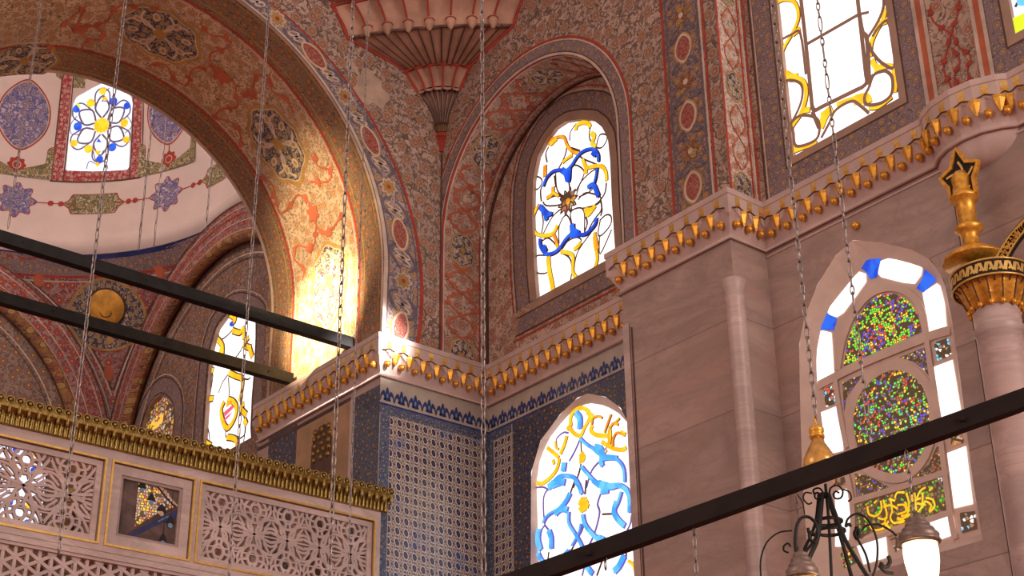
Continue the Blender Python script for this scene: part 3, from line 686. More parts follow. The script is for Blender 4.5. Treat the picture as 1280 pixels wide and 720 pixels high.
# ---- bay behind: walls, arches, pendentives, dome
BX = 17.8; BY = 40.0; BC = (11.74, 33.95); BR = 6.08; Z0 = 16.6; ZR = 22.7
fB, pB = px_plane_x(BX); fK, pK = px_plane_y(BY)
w7px = crop(240, 380, 3.6, [(50, 700), (55, 560), (65, 420), (75, 300), (85, 200), (110, 110), (150, 55), (170, 40), (205, 35), (250, 48), (285, 70), (285, 150), (278, 300), (268, 420), (262, 560), (258, 700)])
w7 = [pB(*q) for q in w7px]; w7[0] = (w7[0][0], 15.6); w7[-1] = (w7[-1][0], 15.6)
w8px = crop(160, 470, 8, [(120, 620), (135, 520), (170, 400), (210, 310), (270, 225), (315, 195), (375, 205), (420, 250), (448, 310), (458, 420), (450, 640)])
w8 = [pB(*q) for q in w8px]; w8[0] = (w8[0][0], 15.0); w8[-1] = (w8[-1][0], 15.0)
def arch_wall(name, f, cu, holes, outer_u):
    # recessed tympanum inside the rib
    dep = .0
    mb = MB('darkwall'); p = Paint(mb, f)
    A = [(cu+5.0*cos(a), Z0+5.0*sin(a)) for a in np.linspace(0, pi, 40)]
    p.poly([(cu+6.05, 7), (cu+6.05, Z0)]+[(cu+6.05*cos(a), Z0+6.05*sin(a)) for a in np.linspace(0.02, pi-.02, 40)]+[(cu-6.05, Z0), (cu-6.05, 7)], 'darkwall', 0, holes)
    for r, wd, mt, off in ((5.55, .95, 'redfloral', .30), (5.12, .03, 'cream', .315), (5.40, .03, 'cream', .315), (5.62, .03, 'red', .315), (5.80, .03, 'cream', .315), (5.97, .05, 'brown', .315), (4.55, .04, 'cream', .012), (4.42, .03, 'brown', .012)):
        P = [(cu+r, 7)]+[(cu+r*cos(a), Z0+r*sin(a)) for a in np.linspace(0, pi, 60)]+[(cu-r, 7)]
        p.ribbon(P, wd, mt, off, k=1)
    # step between ring and tympanum
    P = [(cu+5.07*cos(a), Z0+5.07*sin(a)) for a in np.linspace(0, pi, 60)]
    mb.grid([[f(*q, 0), f(*q, .30)] for q in P], 'brown', [[q, q] for q in P])
    P = [f(cu+5.0*cos(a), Z0+5.0*sin(a), .20) for a in np.linspace(-.6, pi+.6, 80)]
    mb.tube(P, .17, 'rope', 10)
    for h in holes:
        hh = resample(h, 50)
        for d0, wd, mt, off in ((.30, .42, 'band', .008), (.08, .03, 'brown', .014), (.52, .04, 'brown', .014), (.60, .03, 'cream', .014)):
            q = inset(hh, -d0); p.ribbon(q, wd, mt, off, k=1)
        for i in range(len(h)-1): mb.face([f(*h[i], 0), f(*h[i+1], 0), f(*h[i+1], -.15), f(*h[i], -.15)], 'stucco')
    return mb.build(name, kind='structure')
w9 = outline_arch(16.5, 13.6, 14.9, 16.3, 16, .12)
arch_wall('wall_bay_right', fB, BC[1], [w7, w8], None)
arch_wall('wall_bay_left', fK, BC[0], [w9[::-1]], None)
# pendentive: classical sphere of radius BR*sqrt2
Rp = BR*sqrt(2)
def pend(u, v, o=0):    # u metres around (azimuth from corner at 45deg), v = height above Z0
    az = radians(45)+u/6.6; r = sqrt(max(Rp*Rp-v*v, 0))-o
    return (BC[0]+r*cos(az), BC[1]+r*sin(az), Z0+v)
mb = MB('redfloral'); p = Paint(mb, pend); mb.smooth = True
U = []; n = 30
for i in range(n+1):
    v = .05+(ZR-Z0-.05)*i/n; r = sqrt(Rp*Rp-v*v)
    half = acos(min(1, BR/r)); hw = max(pi/4-half, .0005)
    U.append([(6.6*hw*(-1+2*j/24), v) for j in range(25)])
mb.grid([[pend(*q) for q in r] for r in U], 'redfloral', U)
def clipband(v0, v1, mat, off):
    UU = []
    for i in range(5):
        v = v0+(v1-v0)*i/4; r = sqrt(Rp*Rp-v*v); hw = max(pi/4-acos(min(1, BR/r)), .0005); UU.append([(6.6*hw*(-1+2*j/40), v) for j in range(41)])
    mb.grid([[pend(*q, off) for q in r] for r in UU], mat, UU)
clipband(5.62, 6.08, 'band', .01); clipband(5.98, 6.09, 'tilenavy', .016); clipband(5.58, 5.63, 'red', .02); clipband(5.48, 5.51, 'cream', .02)
for sx in (-1, 1):
    for d, mt in ((.06, 'brown'), (.14, 'cream'), (.30, 'cream'), (.36, 'brown')):
        pts = []
        for i in range(31):
            v = .9+(5.5-.9)*i/30; r = sqrt(Rp*Rp-v*v); hw = pi/4-acos(min(1, BR/r)); pts.append((sx*(6.6*hw-d), v))
        pts = [q for q in pts if q[0]*sx > 0]; p.ribbon(pts, .04, mt, .015, k=1)
IP = Inv(pend, -4, 4, .5, 6)
c = IP(135, 395); e = IP(184, 395); f_ = IP(135, 347); R1 = abs(e[0]-c[0]); R2 = abs(f_[1]-c[1])
p.ell(c, R1, R2, 'ochre', .02); p.ell(c, R1*.93, R2*.93, 'navyfloral', .024); p.ell(c, R1*.36+.05, R2*.36+.05, 'navy', .028); 
for k in range(12):
    a = 2*pi*k/12; p.ell((c[0]+R1*.68*cos(a), c[1]+R2*.68*sin(a)), .10, .10, 'ochre', .028, 0, n=12); p.ribbon([(c[0]+R1*.45*cos(a), c[1]+R2*.45*sin(a)), (c[0]+R1*.7*cos(a+.2), c[1]+R2*.7*sin(a+.2)), (c[0]+R1*.88*cos(a), c[1]+R2*.88*sin(a))], .05, 'cream', .026)
c2 = IP(200, 340); p.star(c2, .16, 'redlight', .02, 14, 1); c2 = IP(49, 350); p.star(c2, .16, 'redlight', .02, 14, 1); c2 = IP(136, 467); p.ell(c2, .12, .2, 'redlight', .02)
gc = IP(134, 385)
pdo = mb.build('ceiling_pendentive', kind='structure')
# gilded boss in the roundel
g0 = Vector(pend(gc[0], gc[1], .05)); nrm = (Vector((BC[0], BC[1], Z0))-g0).normalized(); 
mb = MB('gold'); q = nrm.to_track_quat('Z', 'Y')
prof = [(0, .12), (.18, .12), (.36, .09), (.50, .05), (.55, .0)]
mb.smooth = True; mb.grid([[q @ Vector((r*cos(a), r*sin(a), z)) for r, z in prof] for a in [2*pi*k/32 for k in range(33)]], 'bossgold'); mb.smooth = False
mb.tube([q @ Vector((.16*cos(a), -.14+.13*sin(a), .10)) for a in [2*pi*k/20 for k in range(20)]], .02, 'brown', 6, closed=True)
mb.tube([q @ Vector((.55*cos(a), .55*sin(a), .02)) for a in [2*pi*k/32 for k in range(32)]], .025, 'brown', 6, closed=True)
o = mb.build('gilded_boss', pdo); o.location = g0
# dome
def dome(u, v, o=0):   # u metres around at R=6, v = z
    az = u/6.; h = v-23.3
    r = 6.0*(1-max(h, 0)**2.2/ (11.0**2.2))**.5 if h < 11 else 0.
    r -= o; return (BC[0]+r*cos(az), BC[1]+r*sin(az), v)
mb = MB('dometile'); p = Paint(mb, dome); mb.smooth = True
U = [[(6*2*pi*i/72, 23.3+10.9*(1-(1-j/24)**1.5)) for j in range(25)] for i in range(73)]
w6px = crop(60, 90, 5.143, [(118, 635), (140, 380), (165, 210), (185, 165), (290, 105), (380, 62), (440, 80), (530, 150), (548, 200), (530, 400), (520, 630)])
ID = Inv(dome, 6*radians(5), 6*radians(88), 23.2, 31)
w6 = [ID(*q) for q in w6px]
mb.grid([[dome(*q) for q in r] for r in U], 'dometile', U)
# cove moulding at the rim
cv = [(6.20, 22.62), (6.08, 22.70), (5.93, 22.82), (5.86, 23.0), (5.90, 23.15), (6.0, 23.3)]
mb.grid([[(BC[0]+r*cos(a), BC[1]+r*sin(a), z) for r, z in cv] for a in [2*pi*k/96 for k in range(97)]], 'dometile')
# painted frame of the dome window
def cu(az): return 6*radians(az)
a0, a1 = 60.8, 35.6
def dr(az0, z0, az1, z1, mt, off, nu=6, nv=6): p.rect(cu(az0), z0, cu(az1), z1, mt, off, nu, nv)
dr(a0, 25.05, a1, 25.42, 'redband', .012); dr(a0, 25.05, a0-2.9, 29.6, 'redband', .012, 2, 12); dr(a1+2.9, 25.05, a1, 29.6, 'redband', .012, 2, 12)
for az in (a0+.3, a0-3.1, a1-.3, a1+3.1): dr(az, 25.02, az-.35, 29.6, 'brown', .016, 1, 12)
dr(a0+.3, 25.0, a1-.3, 25.05, 'brown', .016); dr(a0-3, 28.0, a0-7, 29.3, 'olivedome', .010); dr(a1+7.2, 28.0, a1+3, 29.3, 'olivedome', .010)
for az in (70.6, 26.2):
    c = (cu(az), 27.0); p.ell(c, .80, 1.12, 'red', .012, 0, .35); p.ell(c, .76, 1.07, 'cream', .014, 0, .35); p.ell(c, .73, 1.03, 'bluedome', .016, 0, .35)
    for zz in (28.55, 25.42): p.star((c[0], zz), lambda a: .25*(1+.12*cos(8*a)), 'red', .016, 40, 1); p.ring((c[0], zz), .10, .13, 'cream', .019, 16)
    for zz in (28.2, 25.75): p.rect(c[0]-.02, zz-.12, c[0]+.02, zz+.12, 'red', .014)
    for sg in (-1, 1):
        e_ = c[0]+sg*1.02
        p.poly([(e_, 25.05), (e_, 26.1), (e_-sg*.18, 26.0), (e_-sg*.22, 25.55), (e_-sg*.6, 25.4), (e_-sg*.95, 25.25), (e_-sg*1.02, 25.05)], 'olivedome', .03)
        p.ribbon([(e_, 26.1), (e_-sg*.18, 26.0), (e_-sg*.22, 25.55), (e_-sg*.6, 25.4), (e_-sg*1.02, 25.25)], .03, 'red', .016)
        p.poly([(e_, 29.4), (e_, 28.2), (e_-sg*.2, 28.3), (e_-sg*.3, 28.8), (e_-sg*.6, 29.1), (e_-sg*.6, 29.4)], 'olivedome', .03)
for i, az in enumerate((91, 69.3, 48.2, 26.3, 5)):
    c = (cu(az), 24.30)
    if i % 2 == 1:
        p.star(c, lambda a: .50*(1+.16*cos(8*a)), 'red', .012, 64, 2); p.star(c, lambda a: .47*(1+.16*cos(8*a)), 'bluedome', .014, 64, 2)
    else:
        for sc, mt, of in ((1, 'red', .012), (.95, 'olivedome', .014)):
            p.fan([(c[0]+x*sc, c[1]+y*sc) for x, y in ((-.95, 0), (-.74, .14), (-.66, .33), (.66, .33), (.74, .14), (.95, 0), (.74, -.14), (.66, -.33), (-.66, -.33), (-.74, -.14))], mt, of)
    p.rect(c[0]+.55 if i % 2 else c[0]+.9, 24.285, c[0]+1.75, 24.315, 'red', .013, 3); p.rect(c[0]-1.75, 24.285, c[0]-(.55 if i % 2 else .9), 24.315, 'red', .013, 3)
    p.star((c[0]+1.25, 24.3), .09, 'red', .015, 10, 1); p.star((c[0]-1.0-.25, 24.3), .09, 'red', .015, 10, 1)

mb.build('ceiling_dome', kind='structure')
# ================================================================= WINDOWS
def window(name, f, outline, off, glass='white_glass'):
    c_ = np.mean([np.array(q) for q in outline], axis=0); outline = [tuple(c_+(np.array(q)-c_)*1.09) for q in outline]
    mb = MB(glass); Paint(mb, f).poly(outline, glass, off); return mb.build(name, kind='structure')
def part(parent, name, f, items):
    # items: ('r',pts,width,mat,off) / ('p',pts,mat,off) / ('s',c,r,mat,off)
    mb = MB('lead'); p = Paint(mb, f)
    for it in items:
        if it[0] == 'r': p.ribbon(it[1], it[2], it[3], it[4], closed=(len(it) > 5 and it[5]))
        elif it[0] == 'p': p.poly(it[1], it[2], it[3])
        elif it[0] == 's': p.star(it[1], it[2], it[3], it[4], 40, 1)
    return mb.build(name, parent)
# --- window 2 (painted wall)
D2 = -.10
inv2 = lambda px, py: tuple(hit(px, py, 'x', XR-D2)[1:])
def T(inv, x0, y0, s, P): return [inv(*q) for q in crop(x0, y0, s, P)]
k = (XR-D2-CAM[0])/(XR-CAM[0])
w2p = [(CAM[1]+(u-CAM[1]), v) for u, v in w2]
w2p = [(u+(.15 if i < len(w2)/2 else -.25), v) for i, (u, v) in enumerate(w2)]; w2p = [(u, v+(.25 if 2 < i < len(w2)-3 else 0)) for i, (u, v) in enumerate(w2p)]
W2 = window('window_2', fR, w2p, D2)
a_, b_ = (650, 140, 5.536), (650, 260, 5.536)
gold2 = [(a_, [(390, 130), (400, 95), (440, 75), (480, 85), (490, 110)], 22), (a_, [(495, 150), (520, 170), (505, 220), (530, 245)], 24), (a_, [(205, 235), (225, 195), (270, 175), (310, 180), (335, 240), (370, 275), (415, 290)], 17),
         (a_, [(260, 185), (230, 215), (215, 230)], 26), (a_, [(300, 355), (325, 330), (370, 300)], 18), (a_, [(180, 370), (178, 450)], 26), (a_, [(440, 330), (465, 385), (520, 378), (570, 378), (600, 420), (605, 480)], 20), (a_, [(465, 385), (460, 430)], 26),
         (a_, [(235, 520), (230, 570), (190, 600)], 22), (a_, [(235, 560), (275, 585)], 14), (a_, [(455, 680), (500, 680), (530, 650)], 24), (a_, [(140, 640), (115, 690), (100, 730)], 18),
         (b_, [(125, 0), (100, 60), (95, 130), (120, 180), (170, 195)], 16), (b_, [(170, 195), (235, 180), (268, 120)], 22), (b_, [(235, 180), (255, 220), (270, 280)], 18), (b_, [(290, 305), (345, 315), (375, 340), (375, 400), (375, 450), (410, 495), (450, 490), (510, 450), (540, 370), (540, 320), (525, 250), (525, 170)], 19),
         (b_, [(380, 290), (410, 270), (430, 240)], 22), (b_, [(525, 200), (545, 290)], 26), (b_, [(205, 340), (210, 420), (225, 500), (245, 580), (290, 590), (335, 550)], 28), (b_, [(465, 10), (480, 50), (520, 0)], 24)]
blue2 = [(a_, [(170, 520), (195, 460), (240, 415), (290, 405), (330, 410), (370, 370), (410, 310), (460, 270), (520, 262), (550, 300), (552, 350)], 17), (a_, [(300, 405), (330, 430), (345, 480), (350, 400)], 34), (a_, [(515, 275), (540, 300)], 38),
         (a_, [(545, 390), (535, 460), (520, 510)], 14), (a_, [(480, 530), (520, 510), (555, 590)], 26), (a_, [(150, 650), (185, 690), (220, 715)], 20),
         (b_, [(150, 0), (185, 40), (195, 90)], 26), (b_, [(190, 60), (235, 40)], 22), (b_, [(540, 70), (530, 120), (480, 175), (440, 190), (380, 180), (330, 220), (290, 280), (240, 318), (190, 320), (155, 270), (150, 215)], 19), (b_, [(375, 115), (380, 160), (420, 185), (365, 190)], 34), (b_, [(170, 270), (190, 310)], 34)]
lead2 = [(a_, [(345, 200), (350, 140), (390, 80)], 5), (a_, [(490, 100), (480, 170), (510, 230), (560, 250), (600, 200), (600, 160), (560, 155), (540, 190), (530, 240)], 6), (a_, [(190, 350), (180, 290), (200, 240)], 9), (a_, [(270, 390), (310, 310), (325, 240), (310, 185)], 9),
         (a_, [(80, 450), (130, 450), (155, 480), (130, 530), (85, 540)], 6), (a_, [(240, 440), (250, 520)], 10), (a_, [(150, 620), (145, 540), (175, 480)], 10), (a_, [(600, 490), (590, 560), (550, 620), (500, 660)], 9), (a_, [(560, 600), (570, 680), (560, 720)], 10), (a_, [(340, 250), (360, 250), (420, 270)], 7),
         (a_, [(420, 310), (450, 330), (550, 370)], 6), (a_, [(160, 620), (190, 650), (290, 640), (310, 600), (260, 580), (200, 600)], 6), (a_, [(250, 420), (260, 540), (310, 585), (345, 560), (340, 480)], 6), (a_, [(350, 550), (345, 450), (380, 370), (440, 400), (440, 450), (390, 550)], 6), (a_, [(395, 570), (430, 480), (520, 400), (540, 440), (500, 540), (410, 590)], 6), (a_, [(405, 610), (460, 560), (560, 590), (540, 640), (430, 670)], 6),
         (b_, [(150, 10), (165, 100), (150, 190)], 7), (b_, [(165, 180), (230, 60), (300, 0)], 6), (b_, [(275, 250), (275, 130), (320, 50), (355, 100), (350, 180), (300, 270)], 6), (b_, [(365, 120), (355, 30), (420, 0), (450, 40), (450, 160)], 6), (b_, [(450, 170), (470, 110), (460, 60)], 9), (b_, [(480, 150), (520, 80), (560, 30), (570, 0)], 8),
         (b_, [(555, 90), (600, 50), (635, 60), (630, 120), (570, 190), (545, 180), (560, 90)], 6), (b_, [(555, 200), (560, 320), (640, 150)], 6), (b_, [(100, 350), (130, 330), (200, 330)], 5), (b_, [(100, 430), (140, 455), (200, 440), (190, 340)], 5), (b_, [(290, 310), (350, 350), (365, 430), (350, 520), (330, 550)], 7), (b_, [(380, 410), (400, 320), (440, 250), (500, 170)], 6), (b_, [(300, 285), (340, 230), (400, 205), (430, 230), (380, 280)], 6), (b_, [(160, 230), (200, 210), (240, 240), (270, 280)], 6)]
def mk(inv, L, mats, px2m, off):
    out = []; thin = mats[0] in ('lead', 'leadv')
    for i, (cr, P, wd) in enumerate(L):
        out.append(('r', T(inv, *cr, P), (max(wd, 5)+(9 if mats[0] == 'leadv' else 7) if (thin or mats[0] == 'stucco') and wd < 13 else wd*(1 if thin else 1.38))/cr[2]*px2m, mats[i % len(mats)], off+.0007*i))
    return out
PM = .0168
part(W2, 'amber_glass', fR, mk(inv2, [(c, P, w_+13) for c, P, w_ in gold2], ['lead'], PM, D2+.008)+mk(inv2, gold2, ['gold_glass', 'gold_glass', 'orange_glass'], PM, D2+.030))
part(W2, 'cobalt_glass', fR, mk(inv2, [(c, P, w_+11) for c, P, w_ in blue2], ['lead'], PM, D2+.010)+mk(inv2, blue2, ['blue_glass'], PM, D2+.055))
c = inv2(713, 253)
part(W2, 'lead_came', fR, mk(inv2, lead2, ['lead'], PM, D2+.004)+[('s', c, lambda a: .27*(1+.22*cos(10*a)), 'lead', D2+.066), ('s', c, lambda a: .22*(1+.22*cos(10*a)), 'mos_warm', D2+.068), ('s', c, .07, 'orange_glass', D2+.070)])
# --- window 1 (tile wall)
D1 = -.14; inv1 = lambda px, py: tuple(hit(px, py, 'x', XR-D1)[1:])
w1p = [(u+(.12 if i < len(w1)/2 else -.2), v+(.12 if 2 < i < len(w1)-3 else 0)) for i, (u, v) in enumerate(w1)]
W1 = window('window_1', fR, w1p, D1)
c_, d_ = (660, 490, 6), (660, 600, 6)
gold1 = [(c_, [(330, 260), (325, 200), (350, 150), (400, 122), (450, 140), (470, 190), (430, 270), (400, 330), (350, 310), (320, 270)], 22), (c_, [(450, 150), (490, 190), (460, 215)], 26), (c_, [(300, 285), (330, 250)], 26), (c_, [(490, 250), (480, 290), (510, 320), (560, 330), (620, 330)], 24), (c_, [(560, 375), (600, 400), (660, 430), (720, 435), (745, 415)], 22), (c_, [(700, 300), (740, 320)], 20),
         (c_, [(585, 450), (600, 440)], 16), (c_, [(150, 420), (190, 450), (240, 495)], 20), (c_, [(300, 330), (280, 400), (250, 470)], 22), (c_, [(215, 370), (220, 420), (240, 430)], 14), (c_, [(245, 500), (225, 580), (170, 650), (110, 690), (75, 680)], 22), (c_, [(205, 545), (195, 510)], 18), (c_, [(405, 460), (425, 500), (395, 520)], 34), (c_, [(620, 400), (630, 330), (620, 260)], 14),
         (d_, [(430, 130), (425, 180), (430, 240)], 48), (d_, [(390, 170), (465, 200)], 26), (d_, [(395, 230), (460, 160)], 26), (d_, [(420, 555), (465, 550)], 20), (d_, [(760, 610), (800, 640), (820, 720)], 16)]
or1 = [(c_, [(490, 250), (500, 200), (540, 185), (570, 200)], 12), (c_, [(635, 170), (610, 240), (585, 310)], 14), (c_, [(620, 400), (620, 300), (650, 240), (690, 250)], 14), (c_, [(650, 420), (650, 360), (680, 310), (740, 330)], 14), (c_, [(700, 200), (660, 240)], 12)]
cy1 = [(c_, [(400, 350), (440, 390), (500, 430), (560, 480), (640, 490), (700, 530), (730, 590), (735, 680)], 15), (c_, [(510, 420), (550, 430), (570, 480), (550, 500)], 40), (c_, [(570, 560), (560, 510), (620, 495), (680, 500)], 26), (c_, [(410, 560), (460, 620), (520, 680), (600, 700), (700, 700), (760, 740)], 18), (c_, [(540, 690), (600, 710)], 40),
       (c_, [(370, 160), (400, 200), (400, 280)], 34), (c_, [(285, 530), (275, 600)], 34), (c_, [(170, 720), (240, 640), (300, 630), (360, 650), (400, 710)], 18), (c_, [(190, 700), (270, 670)], 44),
       (d_, [(165, 60), (220, 20), (290, 20)], 36), (d_, [(370, 10), (400, 60), (415, 110)], 22), (d_, [(330, 100), (300, 160), (250, 220)], 26), (d_, [(215, 260), (260, 220), (310, 230)], 34), (d_, [(240, 220), (160, 270), (125, 330)], 14), (d_, [(500, 10), (560, 50), (640, 60), (700, 45), (750, 80), (775, 140), (775, 250)], 22), (d_, [(560, 90), (620, 80)], 30),
       (d_, [(715, 90), (690, 170), (660, 230)], 16), (d_, [(680, 160), (660, 240), (690, 300), (740, 350)], 28), (d_, [(425, 260), (440, 330), (480, 390), (540, 450)], 22), (d_, [(570, 420), (560, 470), (600, 500)], 44), (d_, [(740, 400), (690, 450), (620, 490)], 18), (d_, [(100, 370), (90, 450), (110, 530)], 34), (d_, [(170, 380), (190, 440), (190, 520)], 30), (d_, [(320, 240), (320, 320), (350, 380), (390, 440), (430, 520)], 16),
       (d_, [(90, 550), (130, 620), (200, 640), (280, 620)], 22), (d_, [(330, 540), (280, 590)], 40), (d_, [(740, 570), (700, 650), (660, 690)], 34), (d_, [(455, 650), (500, 710)], 26), (d_, [(345, 500), (400, 400), (415, 330)], 12)]
v1 = [(c_, [(390, 360), (350, 450), (310, 520)], 10), (c_, [(400, 540), (380, 620), (340, 720)], 10), (c_, [(550, 510), (480, 590), (440, 720)], 10), (d_, [(350, 10), (320, 100)], 10), (d_, [(150, 70), (120, 130), (120, 260), (130, 330), (90, 390)], 8), (d_, [(440, 0), (430, 110)], 10), (d_, [(550, 100), (525, 180), (540, 240), (520, 340), (490, 430), (450, 510)], 11),
      (d_, [(410, 270), (415, 360), (370, 450), (310, 560)], 9), (d_, [(780, 260), (770, 330), (740, 400), (750, 480)], 8), (d_, [(740, 520), (740, 600)], 8), (d_, [(130, 340), (170, 390)], 8), (d_, [(160, 540), (150, 620)], 6), (d_, [(430, 640), (410, 720)], 9), (d_, [(560, 610), (520, 720)], 9), (c_, [(310, 310), (270, 305), (220, 350), (215, 400)], 5), (c_, [(400, 350), (405, 460)], 5),
      (c_, [(620, 300), (600, 400), (580, 440)], 6), (d_, [(560, 258), (640, 255)], 4), (d_, [(50, 60), (120, 55), (165, 80)], 5), (d_, [(0, 0), (0, 1)], 1)]
part(W1, 'amber_glass', fR, mk(inv1, [(c, P, w_+7) for c, P, w_ in gold1+or1], ['lead'], PM, D1+.008)+mk(inv1, gold1, ['gold_glass'], PM, D1+.030)+mk(inv1, or1, ['orange_glass'], PM, D1+.048))
part(W1, 'azure_glass', fR, mk(inv1, [(c, P, w_+14) for c, P, w_ in cy1], ['leadv'], PM, D1+.006)+mk(inv1, cy1, ['cyan_glass'], PM, D1+.052))
part(W1, 'lead_came', fR, mk(inv1, v1[:-1], ['leadv', 'lead'], PM, D1+.004))
# --- window 3
D3 = -.08; inv3 = lambda px, py: tuple(hit(px, py, 'x', XM-D3)[1:])
def widen(W, a, b, t): return [(u+(a if i < len(W)/2 else b), v+(t if 0 < i < len(W)-1 else -.15)) for i, (u, v) in enumerate(W)]
W3 = window('window_3', fM, widen(w3, .1, -.15, .1), D3)
e_ = (950, 0, 3.6); 
gold3 = [(e_, [(80, 15), (110, 0), (150, 5), (172, 40), (175, 90), (150, 150), (110, 220), (100, 270), (110, 310)], 11), (e_, [(150, 160), (185, 130)], 16), (e_, [(105, 320), (150, 345), (200, 370), (212, 430), (190, 510), (150, 570), (140, 620), (160, 680)], 13), (e_, [(115, 330), (140, 355), (175, 345)], 22), (e_, [(195, 500), (230, 495)], 16), (e_, [(150, 685), (200, 665), (260, 645)], 13), (e_, [(280, 530), (310, 510)], 26), (e_, [(275, 580), (300, 520), (330, 490)], 26),
         (e_, [(350, 475), (400, 455), (470, 435)], 14), (e_, [(430, 455), (480, 445), (490, 470)], 30), (e_, [(565, 40), (560, 90), (530, 140), (505, 200), (500, 260)], 14), (e_, [(540, 110), (585, 95)], 16), (e_, [(510, 270), (530, 305), (590, 300), (615, 340), (610, 420)], 15), (e_, [(520, 320), (560, 310)], 24), (e_, [(495, 490), (540, 485), (600, 440)], 9)]
lead3 = [(e_, [(185, -60), (215, 205), (245, 505), (490, 385), (455, 70), (440, -60)], 11), (e_, [(215, 205), (455, 68)], 8), (e_, [(75, 30), (85, 210), (105, 225)], 6), (e_, [(455, 70), (470, 150), (490, 185), (500, 380)], 12), (e_, [(490, 180), (540, 100), (565, 30), (560, -40)], 7), (e_, [(110, 180), (150, 160), (190, 155), (215, 340)], 5), (e_, [(105, 380), (140, 365), (190, 380), (200, 430), (180, 500), (130, 590)], 5), (e_, [(110, 380), (120, 500), (130, 590)], 4), (e_, [(160, 600), (150, 560), (190, 525), (250, 530), (275, 560), (270, 620), (230, 650), (170, 660), (160, 600)], 6),
         (e_, [(285, 625), (320, 560), (350, 500), (420, 460), (460, 480), (500, 515)], 6), (e_, [(515, 170), (550, 120), (590, 110), (615, 300), (560, 290), (515, 240), (500, 200)], 6), (e_, [(500, 400), (480, 440), (490, 475), (550, 470), (600, 430), (605, 360), (585, 330), (560, 325), (520, 345), (500, 400)], 7), (e_, [(500, 60), (455, 70)], 5), (e_, [(245, 505), (275, 580)], 10), (e_, [(490, 385), (520, 340)], 8)]
PM3 = .0165
part(W3, 'amber_glass', fM, mk(inv3, [(c, P, w_+8) for c, P, w_ in gold3], ['lead'], PM3, D3+.006)+mk(inv3, gold3, ['gold_glass'], PM3, D3+.030)); part(W3, 'lead_came', fM, [('r', it[1], it[2], it[3], it[4]) if i > 1 else ('r', [tuple(q) for q in resample(it[1], 40)], it[2], it[3], it[4]) for i, it in enumerate(mk(inv3, lead3, ['stucco'], PM3, D3+.045))])
W4 = window('window_4', fM, widen(w4, .1, -.15, .1), D3, 'cool_glass')
y4 = w4[0][0]; its = []
for k in range(14):
    z = z3+.15+k*.36; its.append(('r', [(y4-.05, z), (y4-.3, z+.2), (y4-.55, z), (y4-.8, z+.2), (y4-1.1, z)], .05, 'lead', D3+.01+.001*k))
    its.append(('s', (y4-.22, z+.05), .12, ['lime_glass', 'cyan_glass', 'pink_glass', 'gold_glass'][k % 4], D3+.03+.001*k)); its.append(('s', (y4-.6, z+.2), .10, ['blue_glass', 'orange_glass', 'lime_glass'][k % 3], D3+.03+.001*k))
its.append(('p', [inv3(*q) for q in ((1266, 25), (1290, 15), (1290, 44), (1269, 46))], 'lime_glass', D3+.05))
part(W4, 'coloured_glass', fM, its)
# --- window 5
D5 = -.12; inv5 = lambda px, py: tuple(hit(px, py, 'x', XM-D5)[1:])
w5f = [(u+(.10 if i < len(w5i)/2 else -.10), v+(.08 if 1 < i < len(w5i)-2 else -.05)) for i, (u, v) in enumerate(w5i)]
W5 = window('window_5', fM, w5f, D5, 'tracery')
g_, h_, i_ = (980, 280, 3.6), (1000, 400, 4.5), (1000, 550, 4.5)
def pp(cr, P, mat, off): return ('p', T(inv5, *cr, P), mat, D5+off)
white = [pp(g_, [(140, 490), (175, 480), (215, 490), (218, 530), (228, 690), (152, 715), (145, 600)], 'white_glass', .01),
         pp(g_, [(195, 390), (250, 320), (315, 240), (340, 215), (370, 225), (372, 260), (330, 320), (270, 400), (240, 420), (205, 410)], 'white_glass', .01),
         pp(g_, [(430, 170), (470, 155), (600, 175), (625, 195), (620, 230), (590, 270), (540, 265), (440, 240), (425, 225)], 'white_glass', .01),
         pp(g_, [(625, 310), (655, 290), (690, 268), (705, 280), (725, 360), (735, 480), (655, 505), (645, 420), (630, 340)], 'white_glass', .01),
         pp(h_, [(755, 265), (860, 225), (912, 535), (800, 562)], 'white_glass', .01), pp(h_, [(120, 520), (210, 485), (240, 640), (245, 735), (150, 760)], 'white_glass', .01),
         pp(i_, [(830, 75), (935, 35), (975, 360), (870, 385)], 'white_glass', .01), pp(i_, [(200, 290), (265, 275), (285, 420), (275, 560), (235, 600), (200, 600)], 'white_glass', .01), pp(i_, [(320, 590), (485, 540), (495, 660), (360, 700)], 'white_glass', .01), pp(i_, [(720, 470), (860, 420), (875, 530), (740, 580)], 'white_glass', .01)]
blue5 = [pp(g_, [(190, 400), (240, 425), (225, 480), (165, 475), (175, 440)], 'blue_glass', .012), pp(g_, [(375, 160), (440, 155), (420, 240), (390, 248), (370, 215), (350, 200)], 'blue_glass', .012), pp(g_, [(635, 205), (680, 240), (685, 255), (630, 310), (598, 290), (625, 245)], 'blue_glass', .012)]
mos = [pp(g_, [(270, 640), (290, 520), (330, 430), (380, 355), (430, 320), (500, 315), (560, 345), (600, 400), (622, 485)], 'mos_green', .012)]
oc = inv5(*crop(1000, 400, 4.5, [(520, 540)])[0])
ov = T(inv5, 1000, 400, 4.5, [(285, 600), (300, 480), (340, 390), (420, 310), (520, 262), (620, 275), (700, 340), (745, 440), (755, 560), (740, 680), (690, 800), (600, 880), (510, 890), (400, 850), (320, 760)])
mos += [('p', [tuple(q) for q in smooth(ov, 3, True)], 'mos_mix', D5+.012)]
